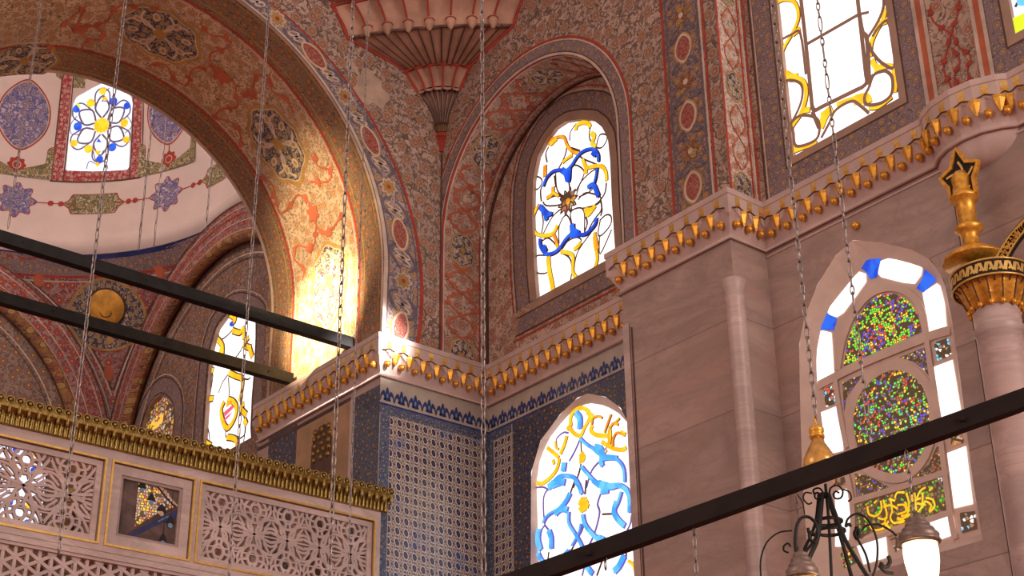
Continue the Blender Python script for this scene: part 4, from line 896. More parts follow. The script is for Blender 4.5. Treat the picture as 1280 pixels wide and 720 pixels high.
mos += [pp(h_, [(240, 350), (350, 310), (260, 440), (250, 520)], 'mos_dark', .010), pp(h_, [(560, 210), (715, 150), (735, 330), (700, 280), (640, 235)], 'mos_dark', .010), pp(i_, [(310, 190), (380, 200), (500, 265), (320, 330)], 'mos_dark', .010), pp(i_, [(770, 40), (800, 30), (815, 180), (650, 210), (730, 130)], 'mos_dark', .010),
        pp(h_, [(130, 390), (195, 365), (210, 465), (150, 490)], 'mos_cyan', .012), pp(h_, [(755, 130), (835, 100), (855, 195), (775, 230)], 'mos_cyan', .012), pp(h_, [(845, 655), (915, 635), (925, 690), (855, 710)], 'mos_warm', .012), pp(i_, [(900, 410), (985, 400), (1000, 500), (915, 525)], 'mos_cyan', .012), pp(i_, [(510, 560), (570, 530), (590, 600), (540, 630)], 'mos_warm', .012), pp(i_, [(230, 640), (300, 600), (320, 690), (250, 720)], 'mos_mix', .012),
        pp(i_, [(185, 225), (260, 205), (262, 250), (190, 262)], 'mos_warm', .012), pp(i_, [(315, 375), (370, 350), (770, 225), (830, 300), (780, 410), (400, 520), (340, 550), (320, 470)], 'mos_insc', .010), pp(i_, [(770, 210), (835, 200), (850, 390), (790, 400), (835, 300)], 'mos_dark', .012), pp(i_, [(320, 510), (370, 530), (345, 560)], 'mos_warm', .013)]
part(W5, 'clear_glass', fM, white); part(W5, 'cobalt_glass', fM, blue5); part(W5, 'mosaic_glass', fM, mos)
mb = MB('tracery'); p = Paint(mb, fM)
for wd, of in ((.14, .03),): p.ribbon(ov, wd, 'tracery', D5+of, closed=True, thick=.02)
for ti, (P, cr, wd) in enumerate((([(110, 370), (370, 240), (720, 100), (850, 60)], h_, .14), ([(200, 300), (230, 520), (270, 720)], h_, .09), ([(720, 110), (760, 400), (800, 620)], h_, .09), ([(800, 0), (850, 400), (880, 560)], i_, .09), ([(265, 170), (300, 340), (310, 600)], i_, .09), ([(300, 350), (600, 260), (840, 180)], i_, .09), ([(320, 590), (600, 500), (870, 410)], i_, .07))):
    p.ribbon(T(inv5, *cr, P), wd, 'tracery', D5+.035+.002*ti, thick=.0)
p.ribbon(T(inv5, *g_, [(245, 660), (265, 540), (305, 430), (365, 345), (430, 300), (505, 290), (575, 320), (625, 390), (645, 500)]), .11, 'tracery', D5+.037, thick=.02)
mb.build('window_tracery', W5)
calli = [[(510, 335), (545, 345)], [(600, 350), (610, 400), (560, 420)], [(700, 300), (700, 380)], [(480, 380), (520, 370), (560, 390)], [(630, 420), (600, 440), (560, 450)], [(655, 300), (665, 400)], [(490, 470), (470, 480)], [(380, 365), (385, 368)], [(410, 370), (415, 373)], [(640, 350), (690, 330)], [(390, 380), (400, 420), (440, 430), (470, 395), (465, 345)], [(480, 340), (500, 420), (490, 470), (520, 500)], [(520, 330), (530, 400), (520, 440), (540, 470), (580, 460)], [(400, 480), (430, 510), (480, 500), (510, 460)], [(545, 330), (560, 300), (600, 300)], [(610, 300), (625, 360), (615, 420), (580, 430)], [(640, 290), (650, 400)], [(560, 370), (600, 370), (610, 400)],
         [(670, 330), (690, 290), (720, 270)], [(675, 410), (700, 380), (720, 350), (750, 370), (740, 405)], [(720, 330), (760, 340), (770, 380), (740, 410)], [(670, 360), (720, 370)], [(450, 440), (480, 450), (500, 440)], [(560, 440), (600, 460), (570, 470)], [(740, 290), (760, 270)], [(430, 360), (445, 345)], [(375, 440), (385, 450)]]
its = []
for i, P in enumerate(calli): its.append(('r', T(inv5, *i_, P), .030, 'gold_glass', D5+.040+.0007*i))
part(W5, 'inscription', fM, its)
# --- window 7, 8, 9
D7 = -.12
inv7 = lambda px, py: tuple(hit(px, py, 'x', BX-D7)[1:])
W7 = window('window_7', fB, [(u+(.15 if i < len(w7)/2 else -.2), v+(.15 if 2 < i < len(w7)-3 else 0)) for i, (u, v) in enumerate(w7)], D7)
j_ = (240, 380, 3.6)
g7 = [[(120, 160), (140, 190), (140, 230), (130, 200)], [(185, 120), (220, 130), (235, 110), (235, 160)], [(260, 190), (275, 240)], [(170, 310), (200, 325), (230, 340), (225, 400), (215, 440)], [(80, 300), (100, 300)], [(70, 430), (100, 425)], [(160, 600), (200, 610), (205, 650)], [(240, 520), (250, 545)], [(60, 620), (90, 640)], [(170, 45), (200, 70), (180, 90)], [(240, 620), (240, 680)], [(150, 440), (135, 480), (145, 530), (165, 560), (195, 520), (205, 470), (190, 440), (165, 430)], [(260, 150), (240, 185), (270, 200)], [(240, 450), (225, 470), (250, 500)]]
l7 = [[(115, 110), (130, 160), (180, 120), (190, 80)], [(190, 250), (230, 190), (240, 100), (245, 60)], [(170, 310), (140, 350), (120, 400)], [(165, 330), (168, 400), (165, 430)], [(155, 560), (155, 600), (200, 610), (240, 580), (235, 480)], [(220, 330), (250, 340), (265, 330)], [(95, 160), (75, 300), (95, 320), (80, 420)], [(235, 340), (225, 440), (240, 560), (220, 690)], [(60, 500), (80, 600), (70, 650)]]
part(W7, 'amber_glass', fB, [('r', T(inv7, *j_, P), .20, 'lead', D7+.01+.001*i) for i, P in enumerate(g7)]+[('r', T(inv7, *j_, P), .13, 'gold_glass', D7+.03+.001*i) for i, P in enumerate(g7)])
part(W7, 'coloured_glass', fB, [('p', T(inv7, *j_, [(150, 490), (190, 455), (195, 470), (155, 510)]), 'pink_glass', D7+.05), ('p', T(inv7, *j_, [(150, 525), (160, 510), (190, 485), (175, 510), (152, 532)]), 'pink_glass', D7+.05), ('p', T(inv7, *j_, [(165, 440), (185, 435), (190, 448), (160, 470)]), 'orange_glass', D7+.05), ('p', T(inv7, *j_, [(178, 85), (195, 78), (190, 105), (175, 100)]), 'blue_glass', D7+.052), ('p', T(inv7, *j_, [(68, 385), (80, 390), (78, 412), (66, 405)]), 'blue_glass', D7+.052)])
part(W7, 'lead_came', fB, [('r', T(inv7, *j_, P), .05, 'lead', D7+.006) for P in l7])
W8 = window('window_8', fB, [(u+(.1 if i < len(w8)/2 else -.15), v+(.1 if 2 < i < len(w8)-3 else 0)) for i, (u, v) in enumerate(w8)], D7, 'mos_warm')
k_ = (160, 470, 8)
part(W8, 'inscription', fB, [('r', T(inv7, *k_, P), .10, 'goldlit_e', D7+.02+.001*i) for i, P in enumerate([[(240, 470), (290, 480), (340, 430)], [(250, 530), (300, 500), (330, 460)], [(325, 390), (345, 430), (330, 480)], [(290, 440), (300, 400)], [(355, 380), (345, 470)], [(235, 500), (270, 440)]])])
W9 = window('window_9', fK, [(u+(.15 if u > 15 else -.15), v+.1) for u, v in w9], D7, 'cool_glass')
its = []
for k in range(6):
    z = 15.1+k*.5
    for kk in range(5): c = (13.9+kk*.58, z); its.append(('s', c, .11, 'gold_glass' if (k+kk) % 3 else 'blue_glass', D7+.03)); its.append(('r', [(c[0]-.3, z), (c[0], z+.25), (c[0]+.3, z), (c[0], z-.25), (c[0]-.3, z)], .04, 'lead', D7+.01+.002*((k+kk) % 2)))
part(W9, 'coloured_glass', fK, its)
# --- window 6 in the dome
inv6 = ID; q_ = (60, 90, 5.143)
mb = MB('cool_glass'); Paint(mb, dome).fan([tuple(z) for z in w6], 'cool_glass', .03, 8, 90); W6 = mb.build('window_6', kind='structure')
c6 = ID(*crop(*q_, [(348, 352)])[0])
its = [('s', c6, lambda a: .24*(1+.14*cos(12*a)), 'gold_glass', .07)]
for k in range(6):
    a = 2*pi*k/6+.5
    def pt(r, aa): return (c6[0]+r*cos(aa)*.92, c6[1]+r*sin(aa)*1.05)
    its += [('r', [pt(.25, a-.1), pt(.6, a-.42), pt(.9, a), pt(.6, a+.42), pt(.25, a+.1)], .06, 'leadg', .045+.001*k), ('r', [pt(.6, a-.42), pt(1.0, a-.25), pt(1.12, a), pt(1.0, a+.25), pt(.6, a+.42)], .05, 'leadg', .055+.001*k)]
    its += [('s', pt(.80, a+.52), .13, ['gold_glass', 'blue_glass'][k % 2], .07), ('s', pt(1.02, a), .11, ['blue_glass', 'gold_glass'][k % 2], .072)]
its += [('r', T(ID, *q_, P), .03, 'leadg', .06) for P in ([(350, 200), (370, 140), (400, 110)], [(350, 190), (400, 200)], [(290, 500), (320, 590), (360, 510)], [(250, 630), (270, 580), (320, 600), (370, 580), (390, 630)], [(190, 290), (150, 340), (150, 400), (210, 410)], [(515, 290), (545, 350), (500, 400)])]
its += [('p', T(ID, *q_, P), m_, .075) for P, m_ in (([(190, 200), (215, 235), (205, 245), (185, 215)], 'lime_glass'), ([(300, 515), (350, 515), (325, 545)], 'gold_glass'), ([(350, 190), (395, 190), (370, 165)], 'gold_glass'), ([(305, 600), (325, 585), (340, 605), (320, 618)], 'gold_glass'), ([(355, 115), (385, 112), (372, 128)], 'gold_glass'), ([(315, 460), (350, 460), (330, 435)], 'blue_glass'))]
mb = MB('lead'); p = Paint(mb, dome)
for it in its:
    if it[0] == 'r': p.ribbon(it[1], it[2], it[3], it[4])
    elif it[0] == 'p': p.fan(it[1], it[2], it[3], 2, 24)
    else: p.star(it[1], it[2], it[3], it[4], 30, 1)
mb.build('coloured_glass', W6)
# ================================================================= CORNICE (trim_1) with gilded drops
path = [(XREV, YB+.0), (XREV, YL), (XR, YL), (XR, YP0), (XP, YP0), (XP, YP1), (XM, YP1), (XM, 11.85), (XM-.16, 11.68), (XM-.27, 11.45), (XM-.31, 11.15), (XM-.27, 10.85), (XM-.14, 10.58), (XM, 10.42), (XM, 6)]
def offs(path, d):
    out = []; n = len(path)
    for i in range(n):
        P = np.array(path[i]); ns = []
        if i > 0: t = P-np.array(path[i-1]); t = t/np.hypot(*t); ns.append(np.array([t[1], -t[0]]))
        if i < n-1: t = np.array(path[i+1])-P; t = t/np.hypot(*t); ns.append(np.array([t[1], -t[0]]))
        if len(ns) == 1: out.append(P+ns[0]*d)
        else: b = ns[0]+ns[1]; b = b/(b@b)*2; out.append(P+b*d)
    return out
prof = [(-.02, ZC), (.20, ZC), (.20, ZC-.10), (.185, ZC-.11), (.185, ZC-.33), (.10, ZC-.34)]
mb = MB('stone')
lines = [[(*q, z) for q in offs(path, d)] for d, z in prof]
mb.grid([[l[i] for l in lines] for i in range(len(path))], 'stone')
STEP = .335
trim = []
# muqarnas part, segment-wise with scallops
segs = list(zip(range(len(path)-1), path, path[1:]))
OFF = {d: offs(path, d) for d in (0, .05, .10, .13, .185, .2)}
drops = []; balls = []
for i, a, b in segs:
    A0 = OFF[.10][i]; A1 = OFF[.10][i+1]; L = np.hypot(*(A1-A0)); n = max(1, round(L/STEP))
    t = (A1-A0)/L; nr = np.array([t[1], -t[0]])
    sub = 8; P = []; z0_ = np.array(OFF[0][i]); z1_ = np.array(OFF[0][i+1]); b0_ = (A0-z0_)/.10; b1_ = (A1-z1_)/.10
    for k in range(n*sub+1):
        u = k/sub; q_ = k/(n*sub); ph = abs(cos(pi*u)); o_ = lambda d: (z0_+b0_*d)*(1-q_)+(z1_+b1_*d)*q_
        P.append([(*o_(.184), ZC-.33), (*o_(.13+.05*ph), ZC-.36-.10*ph*ph), (*o_(.08+.055*ph), ZC-.50), (*o_(.05+.03*ph), ZC-.62), (*o_(.02), ZC-.72), (*o_(.015), ZC-.80), (*o_(-.02), ZC-.84)])
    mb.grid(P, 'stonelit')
    # dark zigzag line under the lip
    for k in range(n):
        c0 = A0+t*L*k/n; c1 = A0+t*L*(k+.5)/n; c2 = A0+t*L*(k+1)/n
        for q0, z0, q1, z1 in ((c0, ZC-.36, c1, ZC-.30), (c1, ZC-.30, c2, ZC-.36)):
            mb.tube([(*(q0+nr*.10), z0), (*(q1+nr*.10), z1)], .011, 'brown', 4)
        # inlay squares
        ci = A0+t*L*(k+.5)/n+nr*.088
        for z0, z1 in ((ZC-.205, ZC-.125), (ZC-.30, ZC-.22)):
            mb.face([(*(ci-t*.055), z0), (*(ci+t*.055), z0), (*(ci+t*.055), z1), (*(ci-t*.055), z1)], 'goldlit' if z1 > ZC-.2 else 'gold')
        ang = atan2(nr[1], nr[0])
        drops.append((A0+t*L*(k+.0)/n+nr*.06, ZC-.36, ang)) if (k > 0 or 7 <= i <= 13) else None
        balls.append((A0+t*L*(k+.5)/n+nr*.035, ZC-.60, ang))
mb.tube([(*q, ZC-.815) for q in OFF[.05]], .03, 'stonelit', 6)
trim1 = mb.build('trim_1', kind='structure')
# drop: faceted elongated pendant
mb = MB('gold'); 
ringz = [(0, .02), (.105, 0), (.10, -.05), (.045, -.20), (.014, -.25), (0, -.26)]
mb.grid([[(r*cos(a)*.75, r*sin(a), z) for r, z in ringz] for a in [2*pi*k/6 for k in range(7)]], 'gold'); d0 = mb.build('gilded_drop', trim1)
mb = MB('gold'); mb.lathe([(0, .045), (.045, .04), (.065, .01), (.062, -.02), (.04, -.055), (0, -.07)], (0, 0, 0), 'gold', 12)
mb.lathe([(.0, .06), (.065, .045), (.06, .035), (.03, .03)], (0, 0, 0), 'gold', 12); b0 = mb.build('gilded_ball', trim1)
vis = lambda q, z: -40 < proj((q[0], q[1], z))[0] < 1320 and -40 < proj((q[0], q[1], z))[1] < 760
first = True
for src, L in ((d0, drops), (b0, balls)):
    first = True; cnt = 0
    for q, z, a in L:
        if not vis(q, z) or cnt > 98: continue
        cnt += 1
        if first: src.location = (*q, z); src.rotation_euler = (0, 0, a); first = False
        else: copy_to(src, trim1, (*q, z), (0, 0, a))
# corbel under the bump
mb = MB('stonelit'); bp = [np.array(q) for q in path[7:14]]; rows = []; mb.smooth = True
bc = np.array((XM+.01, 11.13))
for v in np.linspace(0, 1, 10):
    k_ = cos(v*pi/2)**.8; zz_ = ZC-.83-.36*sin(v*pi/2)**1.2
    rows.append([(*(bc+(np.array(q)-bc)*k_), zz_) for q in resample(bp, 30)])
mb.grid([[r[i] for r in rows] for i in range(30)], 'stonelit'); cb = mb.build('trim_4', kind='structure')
# ================================================================= MUQARNAS in the corner
mb = MB('muq'); p = None
CX, CY = XF, YL
def shell(t, a, z, sag=.0):
    # t 0..1 from left wall to right wall, a = distance from corner, z
    ang = t*pi/2
    # contour: blend of chord and circle round the corner
    c = Vector((CX-a*cos(ang), CY-a*sin(ang), z)); l = Vector((CX-a*(1-t), CY-a*t, z)); return l.lerp(c, sag)
def mid(t, a0, z0, a1, z1, sag): return shell(t, (a0+a1)/2, (z0+z1)/2, sag)
def cells(n, lo, hi, sag, dep, bulge, edge='red', w_=.03, cap=True, mat='muq'):
    (a0, z0), (a1, z1) = lo, hi
    for k in range(n):
        P = []
        for i in range(9):
            u = i/8; t = (k+u)/n; row = []
            for j in range(7):
                v = j/6; a = a0+(a1-a0)*(v**1.4); top = z1-(.22*(z1-z0))*(abs(2*u-1)**2)*v
                z = z0+(top-z0)*v
                q = shell(t, max(a-dep*sin(pi*u)*(.3+.7*v), .02), z, sag); row.append(q)
            P.append(row)
        mb.smooth = True; mb.grid(P, mat); mb.smooth = False
        mb.tube([q+Vector((-.01, -.01, -.01)) for q in P[0]], w_*.5, edge, 5)
        if k == n-1: mb.tube([q+Vector((-.01, -.01, -.01)) for q in P[8]], w_*.5, edge, 5)
        if cap: mb.tube([r[6]+Vector((-.012, -.012, -.01)) for r in P], w_*.8, edge, 5)
def ledge(a0, a1, z, sag, mat='muq', n=24):
    mb.grid([[shell(i/n, a0, z, sag), shell(i/n, a1, z+.02, sag)] for i in range(n+1)], mat)
cells(5, (.05, 19.42), (.14, 19.86), .8, .02, 0, 'red', .03, mat='muqpale')
cells(6, (.17, 19.86), (.21, 20.08), .8, .03, 0, 'brown', .02, mat='ochre')
cells(7, (.20, 20.08), (.56, 20.78), .8, .06, 0, 'brown', .028, mat='muqpale')
ledge(.42, .66, 20.70, .8, 'black')
cells(5, (.66, 20.66), (1.02, 21.16), .65, .11, 0, 'red', .045)
ledge(1.0, 1.06, 21.12, .5)
for i in range(15):
    mb.tube([shell((i+.0)/14, .9+.15, 21.11, .5), shell(i/14, 2.5, 21.33, .22)], .016, 'brown', 4)
mb.grid([[shell(i/28, 1.04, 21.13, .5), shell(i/28, 1.8, 21.25, .35), shell(i/28, 2.52, 21.36, .22)] for i in range(29)], 'muq')
mb.tube([shell(i/14, 2.50-(.10 if i % 2 else 0), 21.33, .22) for i in range(15)], .03, 'brown', 5)
cells(8, (2.50, 21.34), (2.95, 22.10), .20, .20, 0, 'red', .045)
for i in range(1, 8):
    q = shell(i/8, 2.50, 21.34, .2); mb.lathe([(0, -.10), (.06, -.04), (.11, .08), (.10, .20), (0, .22)], q, 'muq', 10); mb.tube([q+Vector((.11*cos(a), .11*sin(a), .16)) for a in [2*pi*k/12 for k in range(12)]], .012, 'red', 4, closed=True)
ledge(2.9, 3.5, 22.08, .18)
for i in range(17): mb.tube([shell(i/16, 2.95, 22.06, .18), shell(i/16, 3.5, 22.08, .15)], .016, 'brown', 4)
cells(12, (3.5, 22.1), (4.0, 22.9), .15, .16, 0, 'red', .045); ledge(3.95, 4.5, 22.88, .1)
cells(14, (4.5, 22.9), (5.2, 23.8), .1, .12, 0, 'red', .04)
# red edge where it meets the walls
for s_ in (0, 1):
    ko = (-.015, -.015)
    pts = [shell(s_, a, z)+Vector((-.015, -.015, 0)) for a, z in ((.66, 20.68), (1.03, 21.12), (2.52, 21.30), (2.55, 21.4), (2.97, 22.1), (3.5, 22.1), (4.0, 22.9))]; mb.tube(pts, .035, 'red', 5)
mb.tube([(CX-.012, CY-.012, 14.7), (CX-.012, CY-.012, 19.35)], .022, 'brown', 5)
mb.build('trim_muqarnas', kind='structure').name = 'trim_2'
# ================================================================= marble colonnette at the pier corner
mb = MB('marble2'); cc = (XP+.06, YP1+.06, 0)
mb.lathe([(.16, 0), (.155, 12.70), (.18, 12.75), (.15, 12.80), (.17, 12.90), (.21, 13.02), (.20, 13.07), (.0, 13.07)], cc, 'marble2', 20)
mb.build('trim_3', kind='structure')
# ================================================================= gilded capital, column, finial and crest (right edge)
XCL = 17.35
ca = hit(1245, 380, 'x', XCL); cy, cz = ca[1]+.0, ca[2]
rc = abs(hit(1213, 400, 'x', XCL)[1]-hit(1278, 400, 'x', XCL)[1])/2*.80
cyc = (hit(1213, 400, 'x', XCL)[1]+hit(1282, 400, 'x', XCL)[1])/2
colt = thing('marble_column', 'rose marble column with gilded honeycomb capital at the right edge', 'column', (XCL, cyc, 0))
mb = MB('marble2'); zt = hit(1245, 390, 'x', XCL)[2]
mb.lathe([(rc*1.3, 0), (rc*1.3, .25), (rc, .4), (rc*.97, zt-.35), (rc*1.12, zt-.30), (rc*1.0, zt-.24), (rc, zt-.01)], (XCL, cyc, 0), 'marble2', 28); mb.build('shaft', colt)
mb = MB('gold')
R0 = rc*1.15; zz = zt
for tier, (r0, r1, h0, h1, n) in enumerate(((R0*.95, R0*1.10, 0, .16, 14), (R0*1.08, R0*1.28, .13, .36, 14), (R0*1.22, R0*1.40, .33, .40, 28))):
    for k in range(n):
        P = []
        for i in range(7):
            a = 2*pi*(k+i/6)/n; row = []
            for j in range(5):
                v = j/4; r = r0+(r1-r0)*v-.035*sin(pi*i/6)*(1.2-v); row.append((XCL+r*cos(a), cyc+r*sin(a), zz+(h0+(h1-h0)*v)*.82))
            P.append(row)
        mb.grid(P, 'gold'); mb.tube(P[0], .012, 'brown', 4)
        if tier == 0: mb.lathe([(0, -.10), (.035, -.08), (.04, -.03), (.0, 0)], (XCL+R0*.98*cos(2*pi*k/n), cyc+R0*.98*sin(2*pi*k/n), zz+.06), 'gold', 8)
capt = mb.build('gilded_capital', colt)
mb = MB('golddark'); rb = R0*1.42
mb.lathe([(rb, .31), (rb+.015, .345), (rb+.015, .54), (rb, .575), (rb*.95, .59), (rb*.75, .575), (0, .575)], (XCL, cyc, zz), 'black', 36)
pb = Paint(mb, lambda u, v, o=0: (XCL+(rb+.018+o)*cos(u/rb), cyc+(rb+.018+o)*sin(u/rb), zz+v*.82))
for k in range(26):
    u0 = k*2*pi*rb/26; w_ = 2*pi*rb/26
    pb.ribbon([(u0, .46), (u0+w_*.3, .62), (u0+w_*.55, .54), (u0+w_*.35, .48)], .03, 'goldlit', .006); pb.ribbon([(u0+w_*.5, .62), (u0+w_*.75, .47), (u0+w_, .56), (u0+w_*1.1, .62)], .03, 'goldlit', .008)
for z in (.40, .68): mb.tube([(XCL+(rb+.02)*cos(a), cyc+(rb+.02)*sin(a), zz+z*.82) for a in [2*pi*k/40 for k in range(40)]], .018, 'goldlit', 5, closed=True)
o = mb.build('pierced_collar', capt); o.location = (0, 0, 0)
fin = thing('gilded_finial', 'tall gilded baluster finial topped by a pierced star crest on the capital', 'finial', tuple(hit(1218, 328, 'x', XCL)))
f0 = Vector(fin.location); ft = Vector(hit(1200, 197, 'x', XCL)); H = ft.z-f0.z
mb = MB('gold'); mb.smooth = True
def sc(r): return r*.95
mb.lathe([(sc(.0), -.02), (sc(.46), .0), (sc(.44), .06), (sc(.28), .17), (sc(.13), .24), (sc(.12), .40), (sc(.16), .47), (sc(.22), .52), (sc(.20), .56), (sc(.13), .60), (sc(.14), .80), (sc(.15), .96), (sc(.21), 1.0), (sc(.22), 1.04), (sc(.16), 1.10), (sc(.13), 1.16), (sc(.15), 1.35), (sc(.09), 1.45), (0, 1.47)], f0, 'gold', 20); mb.build('baluster', fin)
mb = MB('golddark'); c0 = Vector((f0.x, f0.y, f0.z+H-.32))
star = []
for k in range(10):
    a = pi/2+2*pi*k/10; r = .40 if k % 2 == 0 else .26
    if k == 0: r = .48
    star.append((c0.y+r*cos(a)*.85, c0.z+r*sin(a)))
fS = lambda u, v, o=0: (f0.x-o, u, v)
pS = Paint(mb, fS); pS.poly(star, 'black', .0); pS.poly(star, 'golddark', -.03); pS.ribbon(star, .055, 'gold', .03, closed=True, k=2, thick=.06)
for k in range(5):
    a = pi/2+2*pi*k/5; pS.ribbon([(c0.y, c0.z), (c0.y+.12*cos(a+.5), c0.z+.12*sin(a+.5)), (c0.y+.24*cos(a), c0.z+.26*sin(a))], .035, 'goldlit', .02)
mb.build('star_crest', fin)
# crest leaf band rising to the right
mb = MB('golddark'); fc = px_plane_x(XCL-.25)[1]; pS = Paint(mb, lambda u, v, o=0: (XCL-.25-o, u, v))
P1 = [fc(*q) for q in [(1250, 326), (1262, 305), (1275, 288), (1300, 262)]]
pS.ribbon(P1, .20, 'black', 0, thick=.05); 
for d in (-.09, .09): pS.ribbon([(u+d*.8, v+d*.4) for u, v in P1], .025, 'goldlit', .012, thick=.02)
Ps = smooth(P1, 8)
for i in range(0, len(Ps)-2, 2): c = Ps[i]; pS.ribbon([(c[0]-.06, c[1]-.04), (c[0], c[1]+.06), (c[0]+.06, c[1]-.02), (c[0]+.02, c[1]-.06)], .03, 'gold', .014)
o = mb.build('crest_scroll', capt); o.location = (0, 0, 0)
# small gilded stud on marble above window 5
sp = hit(1069, 282, 'x', XM-.05); mb = MB('gold'); mb.lathe([(0, -.06), (.05, -.05), (.075, 0), (.05, .05), (0, .07)], sp, 'gold', 14); o = mb.build('gilded_stud'); tag(o, 'small gilded knob fixed to the marble just above the arched mosaic window', 'knob')
# niche on the reveal behind the balustrade
nt_ = thing('muqarnas_niche', 'small dark gilded honeycomb niche in the pier behind the pierced balustrade', 'niche', (XREV-.02, 25.3, 11.5))
yn0, yn1 = px_(415, 560)[0], px_(390, 560)[0]; zn = px_(403, 532)[1]
mb = MB('black'); p = Paint(mb, fx); p.rect(yn0, 10, yn1, zn-.35, 'brown', .012); p.poly([(yn0, zn-.35), ((yn0+yn1)/2-.1, zn), ((yn0+yn1)/2+.1, zn), (yn1, zn-.35)], 'brown', .012); mb.build('niche_shade', nt_)  # flat dark brown patch painted for the shade inside the niche
mb = MB('golddark')
for r in range(5):
    for k in range(3+r % 2): 
        y_ = yn0+(yn1-yn0)*(k+.5+.0*r)/(3+r % 2); mb.lathe([(0, -.05), (.05, -.01), (.06, .06), (.035, .09), (0, .09)], (XREV-.005, y_, zn-.72+r*.15), 'golddark', 8)
mb.build('honeycomb_hood', nt_)
# ================================================================= BALUSTRADE
YBAL = 23.34; XB0, XB1 = 6.0, XREV-.01
bal = thing('balustrade', 'pierced marble gallery parapet with gilded frames and gilded crest moulding', 'balustrade', (11, YBAL, 9))
def fbal(u, v, o=0): return (u, YBAL-o, v)
mb = MB('marble2'); p = Paint(mb, fbal)
ZT, ZPT, ZPB = 10.98, 10.80, 9.37
def frame_rect(mb, x0, x1, z0, z1, wd, y0, y1, mat):
    mb.box((x0, y0, z0), (x1, y1, z0+wd), mat); mb.box((x0, y0, z1-wd), (x1, y1, z1), mat); mb.box((x0, y0, z0+wd), (x0+wd, y1, z1-wd), mat); mb.box((x1-wd, y0, z0+wd), (x1, y1, z1-wd), mat)
Y0b, Y1b = YBAL, YBAL+.16
panels = [(6.1, 10.30), (10.43, 11.95), (12.07, 15.68)]
mb.box((XB0, Y0b, ZPT), (XB1, Y1b, ZT+.02), 'marble2'); mb.box((XB0, Y0b, 9.08), (XB1, Y1b, ZPB), 'marble2'); mb.box((XB0, Y0b-.03, 9.13), (XB1, Y0b, 9.20), 'marble2'); mb.box((XB0, Y0b-.015, 9.24), (XB1, Y0b, 9.27), 'marble2')
for x0, x1 in ((10.30, 10.43), (11.95, 12.07), (15.68, XB1), (XB0, 6.1)): mb.box((x0, Y0b, ZPB), (x1, Y1b, ZPT), 'marble2')
mb.box((XB0, Y0b, 6), (XB1, Y1b, 6.4), 'marble2')
mb.build('rail_frame', bal)
for x0, x1 in panels:
    mb = MB('goldlit'); frame_rect(mb, x0-.02, x1+.02, ZPB-.02, ZPT+.02, .035, Y0b-.025, Y0b+.01, 'goldlit'); mb.build('gilded_frame', bal)
def lattice(name, x0, x1, z0, z1, kind):
    mb = MB('marble2'); p = Paint(mb, lambda u, v, o=0: (u, YBAL+.07-o, v)); 
    frame_rect(mb, x0, x1, z0, z1, .10, YBAL+.04, YBAL+.10, 'marble2')
    H = z1-z0; cz_ = (z0+z1)/2; n = max(1, round((x1-x0-.2)/.72)); st = (x1-x0-.2)/n
    th = .05
    for k in range(n+1):
        cx_ = x0+.1+st*k
        for r_, w2_ in ((.155, .046), (.30, .048)):
            P = [(cx_+r_*cos(a), cz_+r_*1.05*sin(a)) for a in np.linspace(0, 2*pi, 17)[:-1]]
            P = [(min(max(q[0], x0+.05), x1-.05), q[1]) for q in P]
            p.ribbon(P, w2_, 'marble2', .0+.004*(r_ > .2), closed=True, k=2, thick=th)
    for k in range(n):
        cx_ = x0+.1+st*(k+.5)
        for sz in (-1, 1):
            for r_, w2_ in ((.11, .042), (.22, .048)):
                P = [(cx_+r_*cos(a), cz_+sz*H*.31+r_*sin(a)) for a in np.linspace(0, 2*pi, 15)[:-1]]; P = [(q[0], min(max(q[1], z0+.06), z1-.06)) for q in P]
                p.ribbon(P, w2_, 'marble2', .002, closed=True, k=2, thick=th)
            for sx in (-1, 1):
                p.ribbon([(cx_, cz_), (cx_+sx*.12, cz_+sz*.10), (cx_+sx*.16, cz_+sz*.26), (cx_+sx*.26, cz_+sz*.34), (cx_+sx*st/2, cz_+sz*.55)], .048, 'marble2', .006, thick=th)
                p.ribbon([(cx_+sx*.05, cz_+sz*.02), (cx_+sx*st/2, cz_+sz*.09)], .052, 'marble2', .003, thick=th)
                p.ribbon([(cx_+sx*.09, cz_+sz*.12), (cx_+sx*.04, cz_+sz*.30), (cx_+sx*.10, cz_+sz*.44), (cx_+sx*.02, cz_+sz*.60)], .048, 'marble2', .005, thick=th)
                p.ribbon([(cx_+sx*.20, cz_+sz*.12), (cx_+sx*st/2, cz_+sz*.30)], .042, 'marble2', .001, thick=th)
                p.ribbon([(cx_+sx*.12, cz_+sz*.46), (cx_+sx*.26, cz_+sz*.50), (cx_+sx*.30, cz_+sz*.62)], .045, 'marble2', .0, thick=th)
    for z_ in (z0+.32, cz_, z1-.32): p.ribbon([(x0+.05, z_), (x1-.05, z_)], .03, 'marble2', -.002, k=1, thick=th)
    return mb.build(name, bal)
lattice('pierced_panel', panels[0][0]+.03, panels[0][1]-.03, ZPB+.03, ZPT-.03, 0); lattice('pierced_panel', panels[2][0]+.03, panels[2][1]-.03, ZPB+.03, ZPT-.03, 0)
